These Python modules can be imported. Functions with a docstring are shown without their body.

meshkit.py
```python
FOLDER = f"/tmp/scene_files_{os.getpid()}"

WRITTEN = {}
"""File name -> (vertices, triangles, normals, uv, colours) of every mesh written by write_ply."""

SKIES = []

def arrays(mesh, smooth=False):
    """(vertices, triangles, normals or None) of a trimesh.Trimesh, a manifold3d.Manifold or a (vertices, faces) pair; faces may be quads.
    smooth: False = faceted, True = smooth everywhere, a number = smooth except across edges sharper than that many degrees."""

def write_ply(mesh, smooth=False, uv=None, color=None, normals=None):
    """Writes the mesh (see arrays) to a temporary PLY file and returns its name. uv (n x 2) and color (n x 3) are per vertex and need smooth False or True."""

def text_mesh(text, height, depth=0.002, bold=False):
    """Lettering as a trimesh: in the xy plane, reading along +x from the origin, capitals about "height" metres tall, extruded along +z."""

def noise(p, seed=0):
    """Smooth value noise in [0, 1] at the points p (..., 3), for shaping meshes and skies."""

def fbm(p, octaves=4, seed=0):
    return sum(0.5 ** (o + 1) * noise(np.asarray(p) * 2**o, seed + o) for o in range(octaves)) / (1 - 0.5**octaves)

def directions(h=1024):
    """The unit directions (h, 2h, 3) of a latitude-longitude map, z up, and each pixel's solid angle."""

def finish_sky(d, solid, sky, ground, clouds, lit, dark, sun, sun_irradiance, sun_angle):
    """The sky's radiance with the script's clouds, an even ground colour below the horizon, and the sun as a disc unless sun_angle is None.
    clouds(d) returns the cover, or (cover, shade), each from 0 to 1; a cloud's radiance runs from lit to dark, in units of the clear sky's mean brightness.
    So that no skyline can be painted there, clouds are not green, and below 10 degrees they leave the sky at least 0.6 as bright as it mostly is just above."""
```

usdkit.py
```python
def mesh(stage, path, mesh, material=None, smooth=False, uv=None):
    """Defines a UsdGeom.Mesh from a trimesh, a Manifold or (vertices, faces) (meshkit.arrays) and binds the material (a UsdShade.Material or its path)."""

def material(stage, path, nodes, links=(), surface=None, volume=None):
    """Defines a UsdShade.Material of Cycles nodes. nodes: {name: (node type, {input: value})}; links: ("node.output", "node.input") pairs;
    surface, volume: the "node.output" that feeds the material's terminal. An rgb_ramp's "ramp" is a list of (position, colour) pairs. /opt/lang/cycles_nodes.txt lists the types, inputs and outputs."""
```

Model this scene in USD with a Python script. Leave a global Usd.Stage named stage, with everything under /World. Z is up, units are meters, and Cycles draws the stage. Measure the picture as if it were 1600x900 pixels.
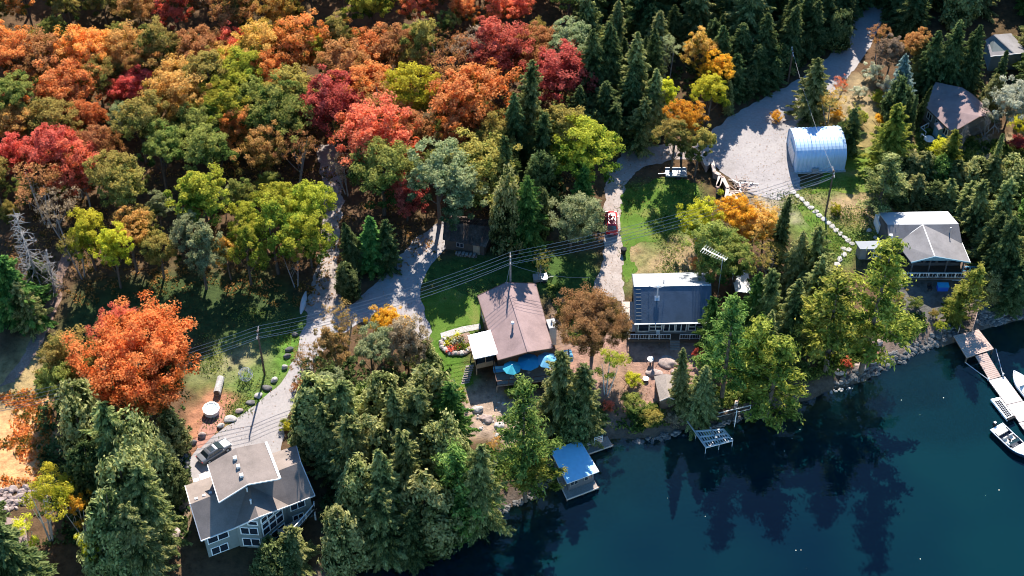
import math, random
import numpy as np, trimesh, shapely
from shapely.geometry import Polygon, LineString, Point
from shapely.ops import unary_union
from pxr import Usd, UsdGeom, UsdLux, UsdShade, Gf, Sdf, Vt
import usdkit, meshkit

stage = Usd.Stage.CreateInMemory()
UsdGeom.SetStageUpAxis(stage, 'Z'); UsdGeom.SetStageMetersPerUnit(stage, 1.0)
UsdGeom.Xform.Define(stage, '/World'); UsdGeom.Scope.Define(stage, '/World/Looks')
RS = np.random.RandomState
PI = math.pi

# ---------------------------------------------------------------- camera
FPX, PITCH = 2600.0, math.radians(47.0)           # focal length in pixels of the 1600 wide photograph
ZG = 3.0                                          # ground level at the middle of the picture
CH = ZG + 172.0                                   # drone height
CAM = np.array([0.0, -(CH - ZG) / math.tan(PITCH), CH])
FW = np.array([0, math.cos(PITCH), -math.sin(PITCH)]); UP = np.array([0, math.sin(PITCH), math.cos(PITCH)]); RT = np.array([1.0, 0, 0])
cam = UsdGeom.Camera.Define(stage, '/World/camera')
cam.AddTranslateOp().Set(Gf.Vec3d(*CAM)); cam.AddRotateXOp().Set(90 - math.degrees(PITCH))
cam.CreateHorizontalApertureAttr(36.0); cam.CreateVerticalApertureAttr(20.25); cam.CreateFocalLengthAttr(36.0 * FPX / 1600)
cam.CreateClippingRangeAttr(Gf.Vec2f(1, 5000)); cam.CreateExposureAttr(1.22)

# ---------------------------------------------------------------- sky and sun
SUN_EL, SUN_AZ = math.radians(40.0), math.radians(5.0)
usdkit.material(stage, '/World/Looks/sky', {
    's': ('sky_texture', {'sky_type': 'single_scattering', 'sun_disc': False, 'sun_elevation': SUN_EL, 'sun_rotation': SUN_AZ, 'aerosol_density': 0.35}),
    'b': ('background_shader', {'strength': 0.1}), 'h': ('hsv', {'saturation': 1.4})}, [('s.color', 'h.color'), ('h.color', 'b.color')], surface='b.background')
dome = UsdLux.DomeLight.Define(stage, '/World/sky')
UsdShade.MaterialBindingAPI.Apply(dome.GetPrim()).Bind(UsdShade.Material.Get(stage, '/World/Looks/sky'))
sun = UsdLux.DistantLight.Define(stage, '/World/sun')
sun.CreateIntensityAttr(1.2); sun.CreateAngleAttr(0.5); sun.CreateColorAttr(Gf.Vec3f(1.0, 0.93, 0.84)); sun.CreateNormalizeAttr(True)
sun.AddRotateZOp().Set(-math.degrees(SUN_AZ)); sun.AddRotateXOp().Set(-(90 - math.degrees(SUN_EL)))

# ---------------------------------------------------------------- from the photograph's pixels to points of the place
def ray(px, py):
    d = FW + RT * (px - 800) / FPX - UP * (py - 450) / FPX
    return d / np.linalg.norm(d)
def W(px, py, z):
    d = ray(px, py); return CAM + d * ((z - CAM[2]) / d[2])
def proj(p):
    d = np.asarray(p, float) - CAM; k = d @ FW
    return 800 + FPX * (d @ RT) / k, 450 - FPX * (d @ UP) / k
def onplane(px, py, p0, n):
    d = ray(px, py); return CAM + d * (np.dot(np.subtract(p0, CAM), n) / np.dot(d, n))

# ---------------------------------------------------------------- terrain
SHORE_PX = [(2300, 330), (1900, 430), (1720, 478), (1600, 500), (1560, 512), (1500, 528), (1440, 550), (1390, 577), (1350, 592), (1300, 608), (1255, 625),
            (1200, 643), (1150, 658), (1100, 668), (1050, 678), (1010, 690), (985, 688), (960, 688), (930, 697), (890, 718), (858, 748), (832, 770),
            (800, 788), (760, 806), (730, 820), (690, 836), (640, 852), (590, 872), (540, 905), (450, 965), (300, 1050), (0, 1200), (-400, 1400)]
SH = [W(x, y, 0.0)[:2] for x, y in SHORE_PX]
SHORE = LineString(SH)
_r = RS(3)
pts = [SHORE.interpolate(t) for t in np.arange(0, SHORE.length, 1.2)]
SHL = [(p.x + (meshkit.fbm(np.array([p.x * .3, p.y * .3, 1.0]), 3, 5) - .5) * 2.4, p.y + (meshkit.fbm(np.array([p.x * .3, p.y * .3, 7.0]), 3, 9) - .5) * 2.4) for p in pts]
LAKE = Polygon(SHL + [(SHL[-1][0], -900), (SHL[0][0] + 600, -900), (SHL[0][0] + 600, SHL[0][1])]).buffer(0)
SHL = LineString(SHL)
def axis(lo, hi, step, far):
    core = np.arange(lo, hi + step / 2, step); out, s, a, b = [], step, core[0], core[-1]; lo_, hi_ = [], []
    while a > -far or b < far:
        s *= 1.22; a -= s; b += s; lo_.append(a); hi_.append(b)
    return np.array(lo_[::-1] + list(core) + hi_)
GX, GY = axis(-104, 104, 0.8, 900), axis(-72, 118, 0.8, 900)
_X, _Y = np.meshgrid(GX, GY, indexing='ij')
_P = shapely.points(_X.ravel(), _Y.ravel())
shapely.prepare(LAKE)
_in = shapely.contains(LAKE, _P)
_D = shapely.distance(SHL, _P) * np.where(_in, -1, 1)
_D = _D.reshape(_X.shape)
def relief(x, y, d):
    q = np.stack([x * .035, y * .035, np.full_like(x, 2.0)], -1)
    n = meshkit.fbm(q, 3, 4) - .5
    land = 1.35 * (1 - np.exp(-np.maximum(d, 0) / 2.2)) + 1.3 * (1 - np.exp(-np.maximum(d, 0) / 22)) + .012 * np.minimum(np.maximum(d, 0), 160) + 1.6 * n * np.clip(d / 25, 0, 1)
    a = np.maximum(-d, 0)
    bed = -(.25 * (1 - np.exp(-a / .8)) + .13 * np.minimum(a, 60))
    return np.where(d > 0, land, bed)
_Z = relief(_X, _Y, _D)
def _bil(A, x, y):
    i = np.clip(np.searchsorted(GX, x) - 1, 0, len(GX) - 2); j = np.clip(np.searchsorted(GY, y) - 1, 0, len(GY) - 2)
    u = np.clip((x - GX[i]) / (GX[i + 1] - GX[i]), 0, 1); v = np.clip((y - GY[j]) / (GY[j + 1] - GY[j]), 0, 1)
    return A[i, j] * (1 - u) * (1 - v) + A[i + 1, j] * u * (1 - v) + A[i, j + 1] * (1 - u) * v + A[i + 1, j + 1] * u * v
def Hz(x, y): return _bil(_Z, np.asarray(x, float), np.asarray(y, float))
def G(px, py, up=0.0):
    """the point of the ground (or of the level UP metres above it) that the photograph shows at a pixel"""
    z = ZG + up
    for _ in range(12):
        p = W(px, py, z); z = float(Hz(p[0], p[1])) + up
    p = W(px, py, z); return p
def scale_at(p): return FPX / ((np.asarray(p) - CAM) @ FW)      # pixels per metre, across the view
def vscale_at(p):                                               # pixels per metre of height
    return proj(p)[1] - proj(np.add(p, [0, 0, 1.0]))[1]

# ---------------------------------------------------------------- helpers
COUNT, BASE = {}, {}
def numbered(path):
    k = COUNT.get(path, 0); COUNT[path] = k + 1
    return path if k == 0 else f'{path}_{k:03d}'
def tag(prim, label=None, cat=None, group=None, kind=None):
    for k, v in (('label', label), ('category', cat), ('group', group), ('kind', kind)):
        if v: prim.SetCustomDataByKey(k, v)
    if label: LABELS.append((str(prim.GetPath()), label))
    return prim
LABELS = []
def thing(name, label, cat, base=(0, 0, 0), group=None, rz=None):
    path = numbered('/World/' + name); x = UsdGeom.Xform.Define(stage, path)
    x.AddTranslateOp().Set(Gf.Vec3d(*map(float, base)))
    if rz is not None: x.AddRotateZOp().Set(math.degrees(rz))
    BASE[path] = np.zeros(3) if rz is not None else np.array(base, float)
    return tag(x.GetPrim(), label, cat, group).GetPath().pathString
class MB:
    def __init__(s): s.v, s.f, s.n = [], [], 0
    def add(s, v, f):
        v = np.asarray(v, float); f = np.asarray(f, int)
        if f.shape[1] == 4: f = np.vstack([f[:, [0, 1, 2]], f[:, [0, 2, 3]]])
        s.v.append(v); s.f.append(f + s.n); s.n += len(v); return s
    def tm(s, m): return s.add(m.vertices, m.faces)
    def frame(s, c, ux, uy, uz):                  # box from its middle and three half axes
        c, ux, uy, uz = (np.asarray(a, float) for a in (c, ux, uy, uz))
        v = [c + a * ux + b * uy + d * uz for d in (-1, 1) for a, b in ((-1, -1), (1, -1), (1, 1), (-1, 1))]
        return s.add(v, [[3, 2, 1, 0], [4, 5, 6, 7], [0, 1, 5, 4], [1, 2, 6, 5], [2, 3, 7, 6], [3, 0, 4, 7]])
    def box(s, c, size, a=0.0):
        ca, sa = math.cos(a), math.sin(a); x, y, z = (k / 2 for k in size)
        return s.frame(c, [ca * x, sa * x, 0], [-sa * y, ca * y, 0], [0, 0, z])
    def bar(s, p, q, w, h=None):
        p, q = np.asarray(p, float), np.asarray(q, float); h = w if h is None else h
        d = q - p; L = np.linalg.norm(d); d = d / L
        side = np.cross(d, [0, 0, 1]); side = side / np.linalg.norm(side) if np.linalg.norm(side) > 1e-3 else np.array([1.0, 0, 0])
        up = np.cross(side, d)
        return s.frame((p + q) / 2, d * L / 2, side * w / 2, up * h / 2)
    def tube(s, p, q, r0, r1=None, n=7):
        p, q = np.asarray(p, float), np.asarray(q, float); r1 = r0 if r1 is None else r1
        d = q - p; d = d / np.linalg.norm(d); a = np.cross(d, [.3, .1, 1] if abs(d[2]) < .95 else [1, 0, 0]); a /= np.linalg.norm(a); b = np.cross(d, a)
        t = np.arange(n) * 2 * PI / n; ring = np.cos(t)[:, None] * a + np.sin(t)[:, None] * b
        v = np.vstack([p + ring * r0, q + ring * r1, [p], [q]]); i = np.arange(n); j = (i + 1) % n
        f = np.vstack([np.stack([i, j, j + n], 1), np.stack([i, j + n, i + n], 1), np.stack([j, i, np.full(n, 2 * n)], 1), np.stack([i + n, j + n, np.full(n, 2 * n + 1)], 1)])
        return s.add(v, f)
    def path(s, P, r, n=5):
        for a, b in zip(P[:-1], P[1:]): s.tube(a, b, r, r, n)
        return s
    def slab(s, P, t, d=(0, 0, -1)):              # convex polygon in space, given thickness
        P = np.asarray(P, float); n = len(P); Q = P + np.asarray(d, float) * t
        nn = np.cross(P[1] - P[0], P[2] - P[0])
        if nn[2] < 0 or (abs(nn[2]) < 1e-9 and nn @ d > 0): P, Q = P[::-1], Q[::-1]
        f = [[0, i, i + 1] for i in range(1, n - 1)] + [[n, n + i + 1, n + i] for i in range(1, n - 1)]
        for i in range(n):
            j = (i + 1) % n; f += [[i, n + i, n + j], [i, n + j, j]]
        return s.add(np.vstack([P, Q]), f)
    def hull(s, P): return s.tm(trimesh.Trimesh(np.asarray(P, float)).convex_hull if False else trimesh.convex.convex_hull(np.asarray(P, float)))
    def mesh(s): return np.vstack(s.v), np.vstack(s.f)
    def build(s, name, mat, parent=None, smooth=False, label=None, cat=None, group=None, kind=None):
        v, f = s.mesh()
        return put(name, (v, f), mat, parent, smooth, label, cat, group, kind)
def put(name, mesh, mat, parent=None, smooth=False, label=None, cat=None, group=None, kind=None):
    root = parent or '/World'
    path = numbered(f'{root}/{name}')
    v, f = (mesh.vertices, mesh.faces) if hasattr(mesh, 'vertices') else mesh
    top = '/'.join(root.split('/')[:3])
    if parent: v = np.asarray(v, float) - BASE.get(top, np.zeros(3))
    m = usdkit.mesh(stage, path, (np.asarray(v, float), np.asarray(f, int)), None if mat is None else '/World/Looks/' + mat, smooth)
    tag(m.GetPrim(), label, cat, group, kind)
    return path
def primvar(path, name, arr):
    UsdGeom.PrimvarsAPI(stage.GetPrimAtPath(path)).CreatePrimvar(name, Sdf.ValueTypeNames.Color3fArray, 'vertex').Set(Vt.Vec3fArray.FromNumpy(np.asarray(arr, np.float32)))
def nrm(v): v = np.asarray(v, float); return v / np.linalg.norm(v)
# ---------------------------------------------------------------- materials
def mat(name, nodes, links, surface): usdkit.material(stage, '/World/Looks/' + name, nodes, links, surface=surface)
def plain(name, col, rough=.6, metal=0.0, vary=.12, scale=2.0, bump=0.0, spec=.5):
    """an even coat with a little wear: noise lightens and darkens it"""
    c = np.array(col, float)
    nodes = {'g': ('geometry', {}), 'n': ('noise_texture', {'scale': scale, 'detail': 5.0, 'roughness': .6}),
             'r': ('rgb_ramp', {'ramp': [(.25, tuple(c * (1 - vary))), (.5, tuple(c)), (.75, tuple(np.minimum(c * (1 + vary), .95)))]}),
             'p': ('principled_bsdf', {'roughness': rough, 'metallic': metal, 'specular_ior_level': spec})}
    links = [('g.position', 'n.vector'), ('n.fac', 'r.fac'), ('r.color', 'p.base_color')]
    if bump:
        nodes['n2'] = ('noise_texture', {'scale': scale * 8, 'detail': 3.0}); nodes['b'] = ('bump', {'strength': bump, 'distance': .05})
        links += [('g.position', 'n2.vector'), ('n2.fac', 'b.height'), ('b.normal', 'p.normal')]
    mat(name, nodes, links, 'p.BSDF')
def ground_mat(name, stops, scale=.35, stops2=None, fine=5.0, bump=.4, rough=.95):
    """noise at two sizes through a ramp: gravel, dirt, grass"""
    nodes = {'g': ('geometry', {}), 'n': ('noise_texture', {'scale': scale, 'detail': 7.0, 'roughness': .65}), 'r': ('rgb_ramp', {'ramp': stops}),
             'n2': ('noise_texture', {'scale': fine, 'detail': 4.0, 'roughness': .7}), 'r2': ('rgb_ramp', {'ramp': stops2 or [(.3, (.62, .62, .62)), (.7, (1.25, 1.25, 1.25))]}),
             'm': ('mix', {'mix_type': 'multiply', 'fac': 1.0}), 'b': ('bump', {'strength': bump, 'distance': .15}), 'p': ('principled_bsdf', {'roughness': rough, 'specular_ior_level': .1})}
    mat(name, nodes, [('g.position', 'n.vector'), ('g.position', 'n2.vector'), ('n.fac', 'r.fac'), ('n2.fac', 'r2.fac'), ('r.color', 'm.color1'), ('r2.color', 'm.color2'),
                      ('m.color', 'p.base_color'), ('n2.fac', 'b.height'), ('b.normal', 'p.normal')], 'p.BSDF')
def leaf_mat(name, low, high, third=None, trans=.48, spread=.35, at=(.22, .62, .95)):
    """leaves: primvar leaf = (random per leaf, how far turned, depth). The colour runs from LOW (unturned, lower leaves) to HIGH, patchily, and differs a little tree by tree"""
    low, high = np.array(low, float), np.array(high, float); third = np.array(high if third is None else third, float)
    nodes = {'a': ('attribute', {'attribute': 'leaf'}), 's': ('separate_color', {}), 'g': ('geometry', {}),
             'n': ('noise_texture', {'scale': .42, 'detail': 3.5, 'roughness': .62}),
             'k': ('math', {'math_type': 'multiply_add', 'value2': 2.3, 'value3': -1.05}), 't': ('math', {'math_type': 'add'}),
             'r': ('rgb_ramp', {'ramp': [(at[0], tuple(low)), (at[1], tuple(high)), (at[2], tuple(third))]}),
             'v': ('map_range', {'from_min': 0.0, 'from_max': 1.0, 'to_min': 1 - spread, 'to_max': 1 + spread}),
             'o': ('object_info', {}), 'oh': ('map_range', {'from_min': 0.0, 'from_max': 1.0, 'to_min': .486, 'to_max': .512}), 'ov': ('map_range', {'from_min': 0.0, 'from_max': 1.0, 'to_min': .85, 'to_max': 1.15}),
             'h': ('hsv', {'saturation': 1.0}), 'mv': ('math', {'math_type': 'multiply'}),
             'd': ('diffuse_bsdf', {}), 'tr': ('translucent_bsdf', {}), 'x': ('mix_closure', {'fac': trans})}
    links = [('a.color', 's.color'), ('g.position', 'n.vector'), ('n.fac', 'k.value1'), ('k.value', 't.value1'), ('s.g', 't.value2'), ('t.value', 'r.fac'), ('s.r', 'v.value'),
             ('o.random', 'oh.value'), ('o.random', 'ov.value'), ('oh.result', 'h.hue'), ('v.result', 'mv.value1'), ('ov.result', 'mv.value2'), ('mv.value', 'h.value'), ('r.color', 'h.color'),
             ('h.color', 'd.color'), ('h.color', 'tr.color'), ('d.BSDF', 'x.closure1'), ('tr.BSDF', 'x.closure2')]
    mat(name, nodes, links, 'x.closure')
GRN, DGRN = (.055, .085, .018), (.03, .052, .016)
leaf_mat('leaf_orange', (.09, .12, .026), (.74, .27, .06), (.84, .40, .13), at=(.28, .66, .97))
leaf_mat('leaf_coral', (.09, .10, .025), (.76, .20, .075), (.84, .28, .15), at=(.28, .66, .97))
leaf_mat('leaf_red', (0.275, 0.079, 0.032), (0.769, 0.135, 0.081), (0.813, 0.213, 0.151))
leaf_mat('leaf_crimson', (0.143, 0.045, 0.032), (0.461, 0.085, 0.065), (0.637, 0.158, 0.119))
leaf_mat('leaf_rust', (.085, .095, .028), (.40, .22, .065), (.60, .31, .12), at=(.24, .66, .97))
leaf_mat('leaf_gold', (0.143, 0.147, 0.027), (0.680, 0.427, 0.081), (0.790, 0.517, 0.151))
leaf_mat('leaf_amber', (0.143, 0.147, 0.022), (0.747, 0.405, 0.032), (0.834, 0.495, 0.065))
leaf_mat('leaf_yellow', (0.131, 0.180, 0.022), (0.505, 0.517, 0.043), (0.659, 0.608, 0.065))
leaf_mat('leaf_lime', (.06, .125, .018), (.24, .33, .045), (.50, .48, .065))
leaf_mat('leaf_olive', (.06, .085, .022), (.23, .25, .06), (.47, .37, .10))
leaf_mat('leaf_green', (0.050, 0.095, 0.023), (0.176, 0.253, 0.059), (0.373, 0.383, 0.097))
leaf_mat('leaf_pale', (0.077, 0.124, 0.049), (0.264, 0.315, 0.140), (0.418, 0.439, 0.216))
leaf_mat('leaf_silver', (0.099, 0.124, 0.065), (0.461, 0.473, 0.324), (0.680, 0.686, 0.518))
leaf_mat('leaf_brown', (0.121, 0.095, 0.054), (0.351, 0.259, 0.162), (0.461, 0.349, 0.227))
leaf_mat('leaf_fire', (.045, .06, .018), (.70, .19, .04), (.88, .36, .11), at=(.40, .74, 1.0))
leaf_mat('leaf_umber', (.065, .075, .022), (.27, .20, .06), (.50, .31, .12))
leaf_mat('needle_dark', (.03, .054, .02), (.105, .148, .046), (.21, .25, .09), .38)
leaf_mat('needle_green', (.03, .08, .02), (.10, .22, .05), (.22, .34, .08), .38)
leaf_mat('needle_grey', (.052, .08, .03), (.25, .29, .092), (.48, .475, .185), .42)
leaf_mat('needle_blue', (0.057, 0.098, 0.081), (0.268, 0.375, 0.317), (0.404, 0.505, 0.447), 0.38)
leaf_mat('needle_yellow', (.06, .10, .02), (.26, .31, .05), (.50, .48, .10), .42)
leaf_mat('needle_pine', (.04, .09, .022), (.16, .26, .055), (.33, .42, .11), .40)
plain('bark', (.10, .075, .055), .9, vary=.35, scale=3, bump=.5)
plain('bark_white', (.55, .52, .47), .8, vary=.25, scale=3)
plain('bark_grey', (.26, .235, .215), .9, vary=.3, scale=3)
ground_mat('gravel', [(.25, (.26, .235, .22)), (.45, (.34, .31, .30)), (.6, (.37, .34, .325)), (.78, (.43, .395, .38))], .16, [(.3, (.86, .86, .86)), (.7, (1.12, 1.12, 1.12))], 3.0, .12)
ground_mat('gravel_track', [(.25, (0.252, 0.202, 0.168)), (.5, (0.370, 0.311, 0.277)), (.75, (0.437, 0.386, 0.353))], .5, [(.3, (.8, .8, .8)), (.7, (1.15, 1.15, 1.15))], 3.5, .2)
ground_mat('grass', [(.25, (.06, .115, .016)), (.5, (.10, .18, .026)), (.72, (.21, .215, .06))], .3, fine=7)
ground_mat('grass_dry', [(.25, (.075, .15, .018)), (.5, (.14, .205, .03)), (.64, (.24, .22, .075)), (.8, (.33, .25, .14))], .22, fine=5)
ground_mat('paver', [(.3, (0.425, 0.399, 0.365)), (.7, (0.527, 0.501, 0.468))], 1.5)
ground_mat('dirt', [(.25, (0.170, 0.111, 0.081)), (.5, (0.281, 0.187, 0.145)), (.75, (0.374, 0.264, 0.212))], .4)
ground_mat('rock_pink', [(.25, (0.255, 0.187, 0.170)), (.5, (0.383, 0.297, 0.264)), (.75, (0.493, 0.408, 0.374))], .9, fine=4)
ground_mat('rock_grey', [(.25, (.075, .072, .07)), (.5, (.15, .145, .14)), (.75, (.25, .24, .235))], .7, fine=4)  # greys darkened for the shade these rocks lie in
ground_mat('rock_pale', [(.25, (0.340, 0.315, 0.289)), (.5, (0.468, 0.442, 0.408)), (.75, (0.578, 0.552, 0.518))], 1.1, fine=5)
ground_mat('shingle_brown', [(.3, (0.236, 0.169, 0.160)), (.5, (0.303, 0.217, 0.205)), (.7, (0.351, 0.252, 0.238))], .45, [(.3, (.88, .88, .88)), (.7, (1.1, 1.1, 1.1))], 7, bump=.1)
ground_mat('shingle_grey', [(.3, (0.174, 0.165, 0.165)), (.5, (0.223, 0.212, 0.212)), (.7, (0.259, 0.246, 0.246))], .45, [(.3, (.88, .88, .88)), (.7, (1.1, 1.1, 1.1))], 7, bump=.1)
ground_mat('shingle_taupe', [(.3, (0.190, 0.157, 0.137)), (.5, (0.245, 0.201, 0.175)), (.7, (0.285, 0.233, 0.203))], .45, [(.3, (.88, .88, .88)), (.7, (1.1, 1.1, 1.1))], 7, bump=.1)
ground_mat('shingle_old', [(.3, (.045, .036, .032)), (.5, (.085, .066, .055)), (.7, (.20, .145, .12))], 1.2, fine=6, bump=.4)
ground_mat('shingle_navy', [(.3, (0.088, 0.116, 0.154)), (.5, (0.113, 0.149, 0.198)), (.7, (0.131, 0.173, 0.230))], .45, [(.3, (.88, .88, .88)), (.7, (1.1, 1.1, 1.1))], 7, bump=.1)
plain('roof_steel', (.33, .345, .36), .45, .0, .06, 1.0)
plain('roof_white', (.80, .80, .79), .4, .0, .05, 1.0)
plain('steel_ribbed', (.42, .58, .74), .5, .0, .08, 1.0)  # white steel; the blue of its shaded front is put into the colour
plain('roof_boathouse', (.24, .56, .78), .5, .0, .08, 2.0)  # pale roof; the blue cast of tree shade is put into the colour
plain('siding_grey', (.16, .17, .175), .8, vary=.1)
plain('siding_dark', (.07, .072, .08), .8, vary=.15)
plain('siding_blue', (.16, .30, .38), .7, vary=.1)  # on the grey house gable it is white with blue shade put in
plain('siding_taupe', (.20, .18, .155), .8, vary=.12)
plain('siding_green', (.17, .20, .19), .8, vary=.12)
plain('siding_brown', (.12, .07, .05), .85, vary=.2)
plain('siding_log', (.20, .10, .06), .85, vary=.3)
plain('trim_white', (.78, .78, .76), .5, vary=.05)
plain('trim_pale', (.62, .60, .58), .6, vary=.08)
plain('paint_black', (.02, .02, .022), .5)
plain('wood_weathered', (.30, .25, .215), .9, vary=.25, scale=4)
plain('wood_pale', (.52, .43, .37), .85, vary=.18, scale=4)
plain('wood_pink', (.46, .31, .25), .85, vary=.2, scale=3)
plain('wood_dark', (.10, .065, .045), .85, vary=.25, scale=4)
plain('wood_tan', (.42, .27, .17), .8, vary=.2, scale=3)
plain('dock_pale', (.66, .58, .54), .8, vary=.1, scale=2)
plain('dock_pink', (.50, .36, .30), .85, vary=.2, scale=2)
plain('aluminium', (.62, .63, .64), .4, .5, .08)
plain('metal_grey', (.35, .36, .37), .45, .6, .1)
plain('concrete', (.44, .43, .41), .9, vary=.15)
plain('cloth_blue', (.02, .30, .52), .8, vary=.08)
plain('cloth_teal', (.05, .45, .55), .8, vary=.08)
plain('cloth_sky', (.14, .42, .62), .8, vary=.08)
plain('plastic_blue', (.012, .09, .50), .45)
plain('plastic_white', (.78, .78, .77), .4, vary=.04)
plain('plastic_black', (.018, .018, .02), .85, spec=.2)
plain('rubber', (.018, .018, .018), .8)
plain('paint_red', (.62, .02, .03), .25, vary=.05)
plain('paint_graphite', (.055, .062, .07), .22, .3, .05)
plain('paint_silver', (.16, .17, .185), .25, .4, .05)
plain('hull_navy', (.012, .018, .035), .25)
plain('seat_cream', (.60, .55, .48), .6)
plain('water_tub', (.40, .47, .48), .15, vary=.1)
plain('brick_red', (.36, .17, .12), .9, vary=.25, scale=4)
plain('wire_bright', (.20, .20, .20), .5)
plain('lamp_red', (.45, .02, .02), .3)
plain('lamp_clear', (.75, .75, .75), .2)
plain('leaf_bits', (.62, .56, .44), .8, vary=.3)
mat('glass_dark', {'p': ('principled_bsdf', {'base_color': (.012, .016, .022), 'roughness': .08, 'specular_ior_level': .7})}, [], 'p.BSDF')
mat('glass_car', {'p': ('principled_bsdf', {'base_color': (.03, .045, .05), 'roughness': .05, 'specular_ior_level': .8})}, [], 'p.BSDF')
# the bare ground takes its colour from the zones (primvar soil), broken up by noise
mat('soil', {'a': ('attribute', {'attribute': 'soil'}), 'g': ('geometry', {}), 'n': ('noise_texture', {'scale': .9, 'detail': 8.0, 'roughness': .72}),
             'r': ('rgb_ramp', {'ramp': [(.28, (.42, .40, .36)), (.5, (.95, .95, .95)), (.72, (1.45, 1.38, 1.25))]}), 'm': ('mix', {'mix_type': 'multiply', 'fac': 1.0}),
             'n2': ('noise_texture', {'scale': 4.0, 'detail': 4.0, 'roughness': .7}), 'b': ('bump', {'strength': .6, 'distance': .25}),
             'p': ('principled_bsdf', {'roughness': .95, 'specular_ior_level': .1})},
    [('a.color', 'm.color1'), ('g.position', 'n.vector'), ('g.position', 'n2.vector'), ('n.fac', 'r.fac'), ('r.color', 'm.color2'), ('m.color', 'p.base_color'), ('n2.fac', 'b.height'), ('b.normal', 'p.normal')], 'p.BSDF')
# lake: fresnel reflection over a turbid body that turns opaque with depth (primvar depth)
mat('lake_water', {'a': ('attribute', {'attribute': 'depth'}), 's': ('separate_color', {}), 'g': ('geometry', {}),
                   'n': ('noise_texture', {'scale': .9, 'detail': 3.0}), 'mp': ('mapping', {'scale': (.6, 1.6, 1.0)}), 'b': ('bump', {'strength': .16, 'distance': .05}),
                   'n2': ('noise_texture', {'scale': .022, 'detail': 3.0}), 'r': ('rgb_ramp', {'ramp': [(.38, (.0003, .0065, .0165)), (.62, (.0016, .021, .0255))]}),
                   'd': ('diffuse_bsdf', {}), 't': ('transparent_bsdf', {'color': (.75, .80, .70)}), 'x': ('mix_closure', {}),
                   'f': ('fresnel', {'IOR': 1.33}), 'gl': ('glossy_bsdf', {'color': (.42, .74, 1.0), 'roughness': .03}), 'y': ('mix_closure', {})},
    [('a.color', 's.color'), ('s.r', 'x.fac'), ('g.position', 'mp.vector'), ('mp.vector', 'n.vector'), ('n.fac', 'b.height'), ('b.normal', 'gl.normal'), ('b.normal', 'f.normal') if False else ('b.normal', 'd.normal'),
     ('g.position', 'n2.vector'), ('n2.fac', 'r.fac'), ('r.color', 'd.color'), ('t.BSDF', 'x.closure1'), ('d.BSDF', 'x.closure2'), ('f.fac', 'y.fac'), ('x.closure', 'y.closure1'), ('gl.BSDF', 'y.closure2')], 'y.closure')
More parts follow.
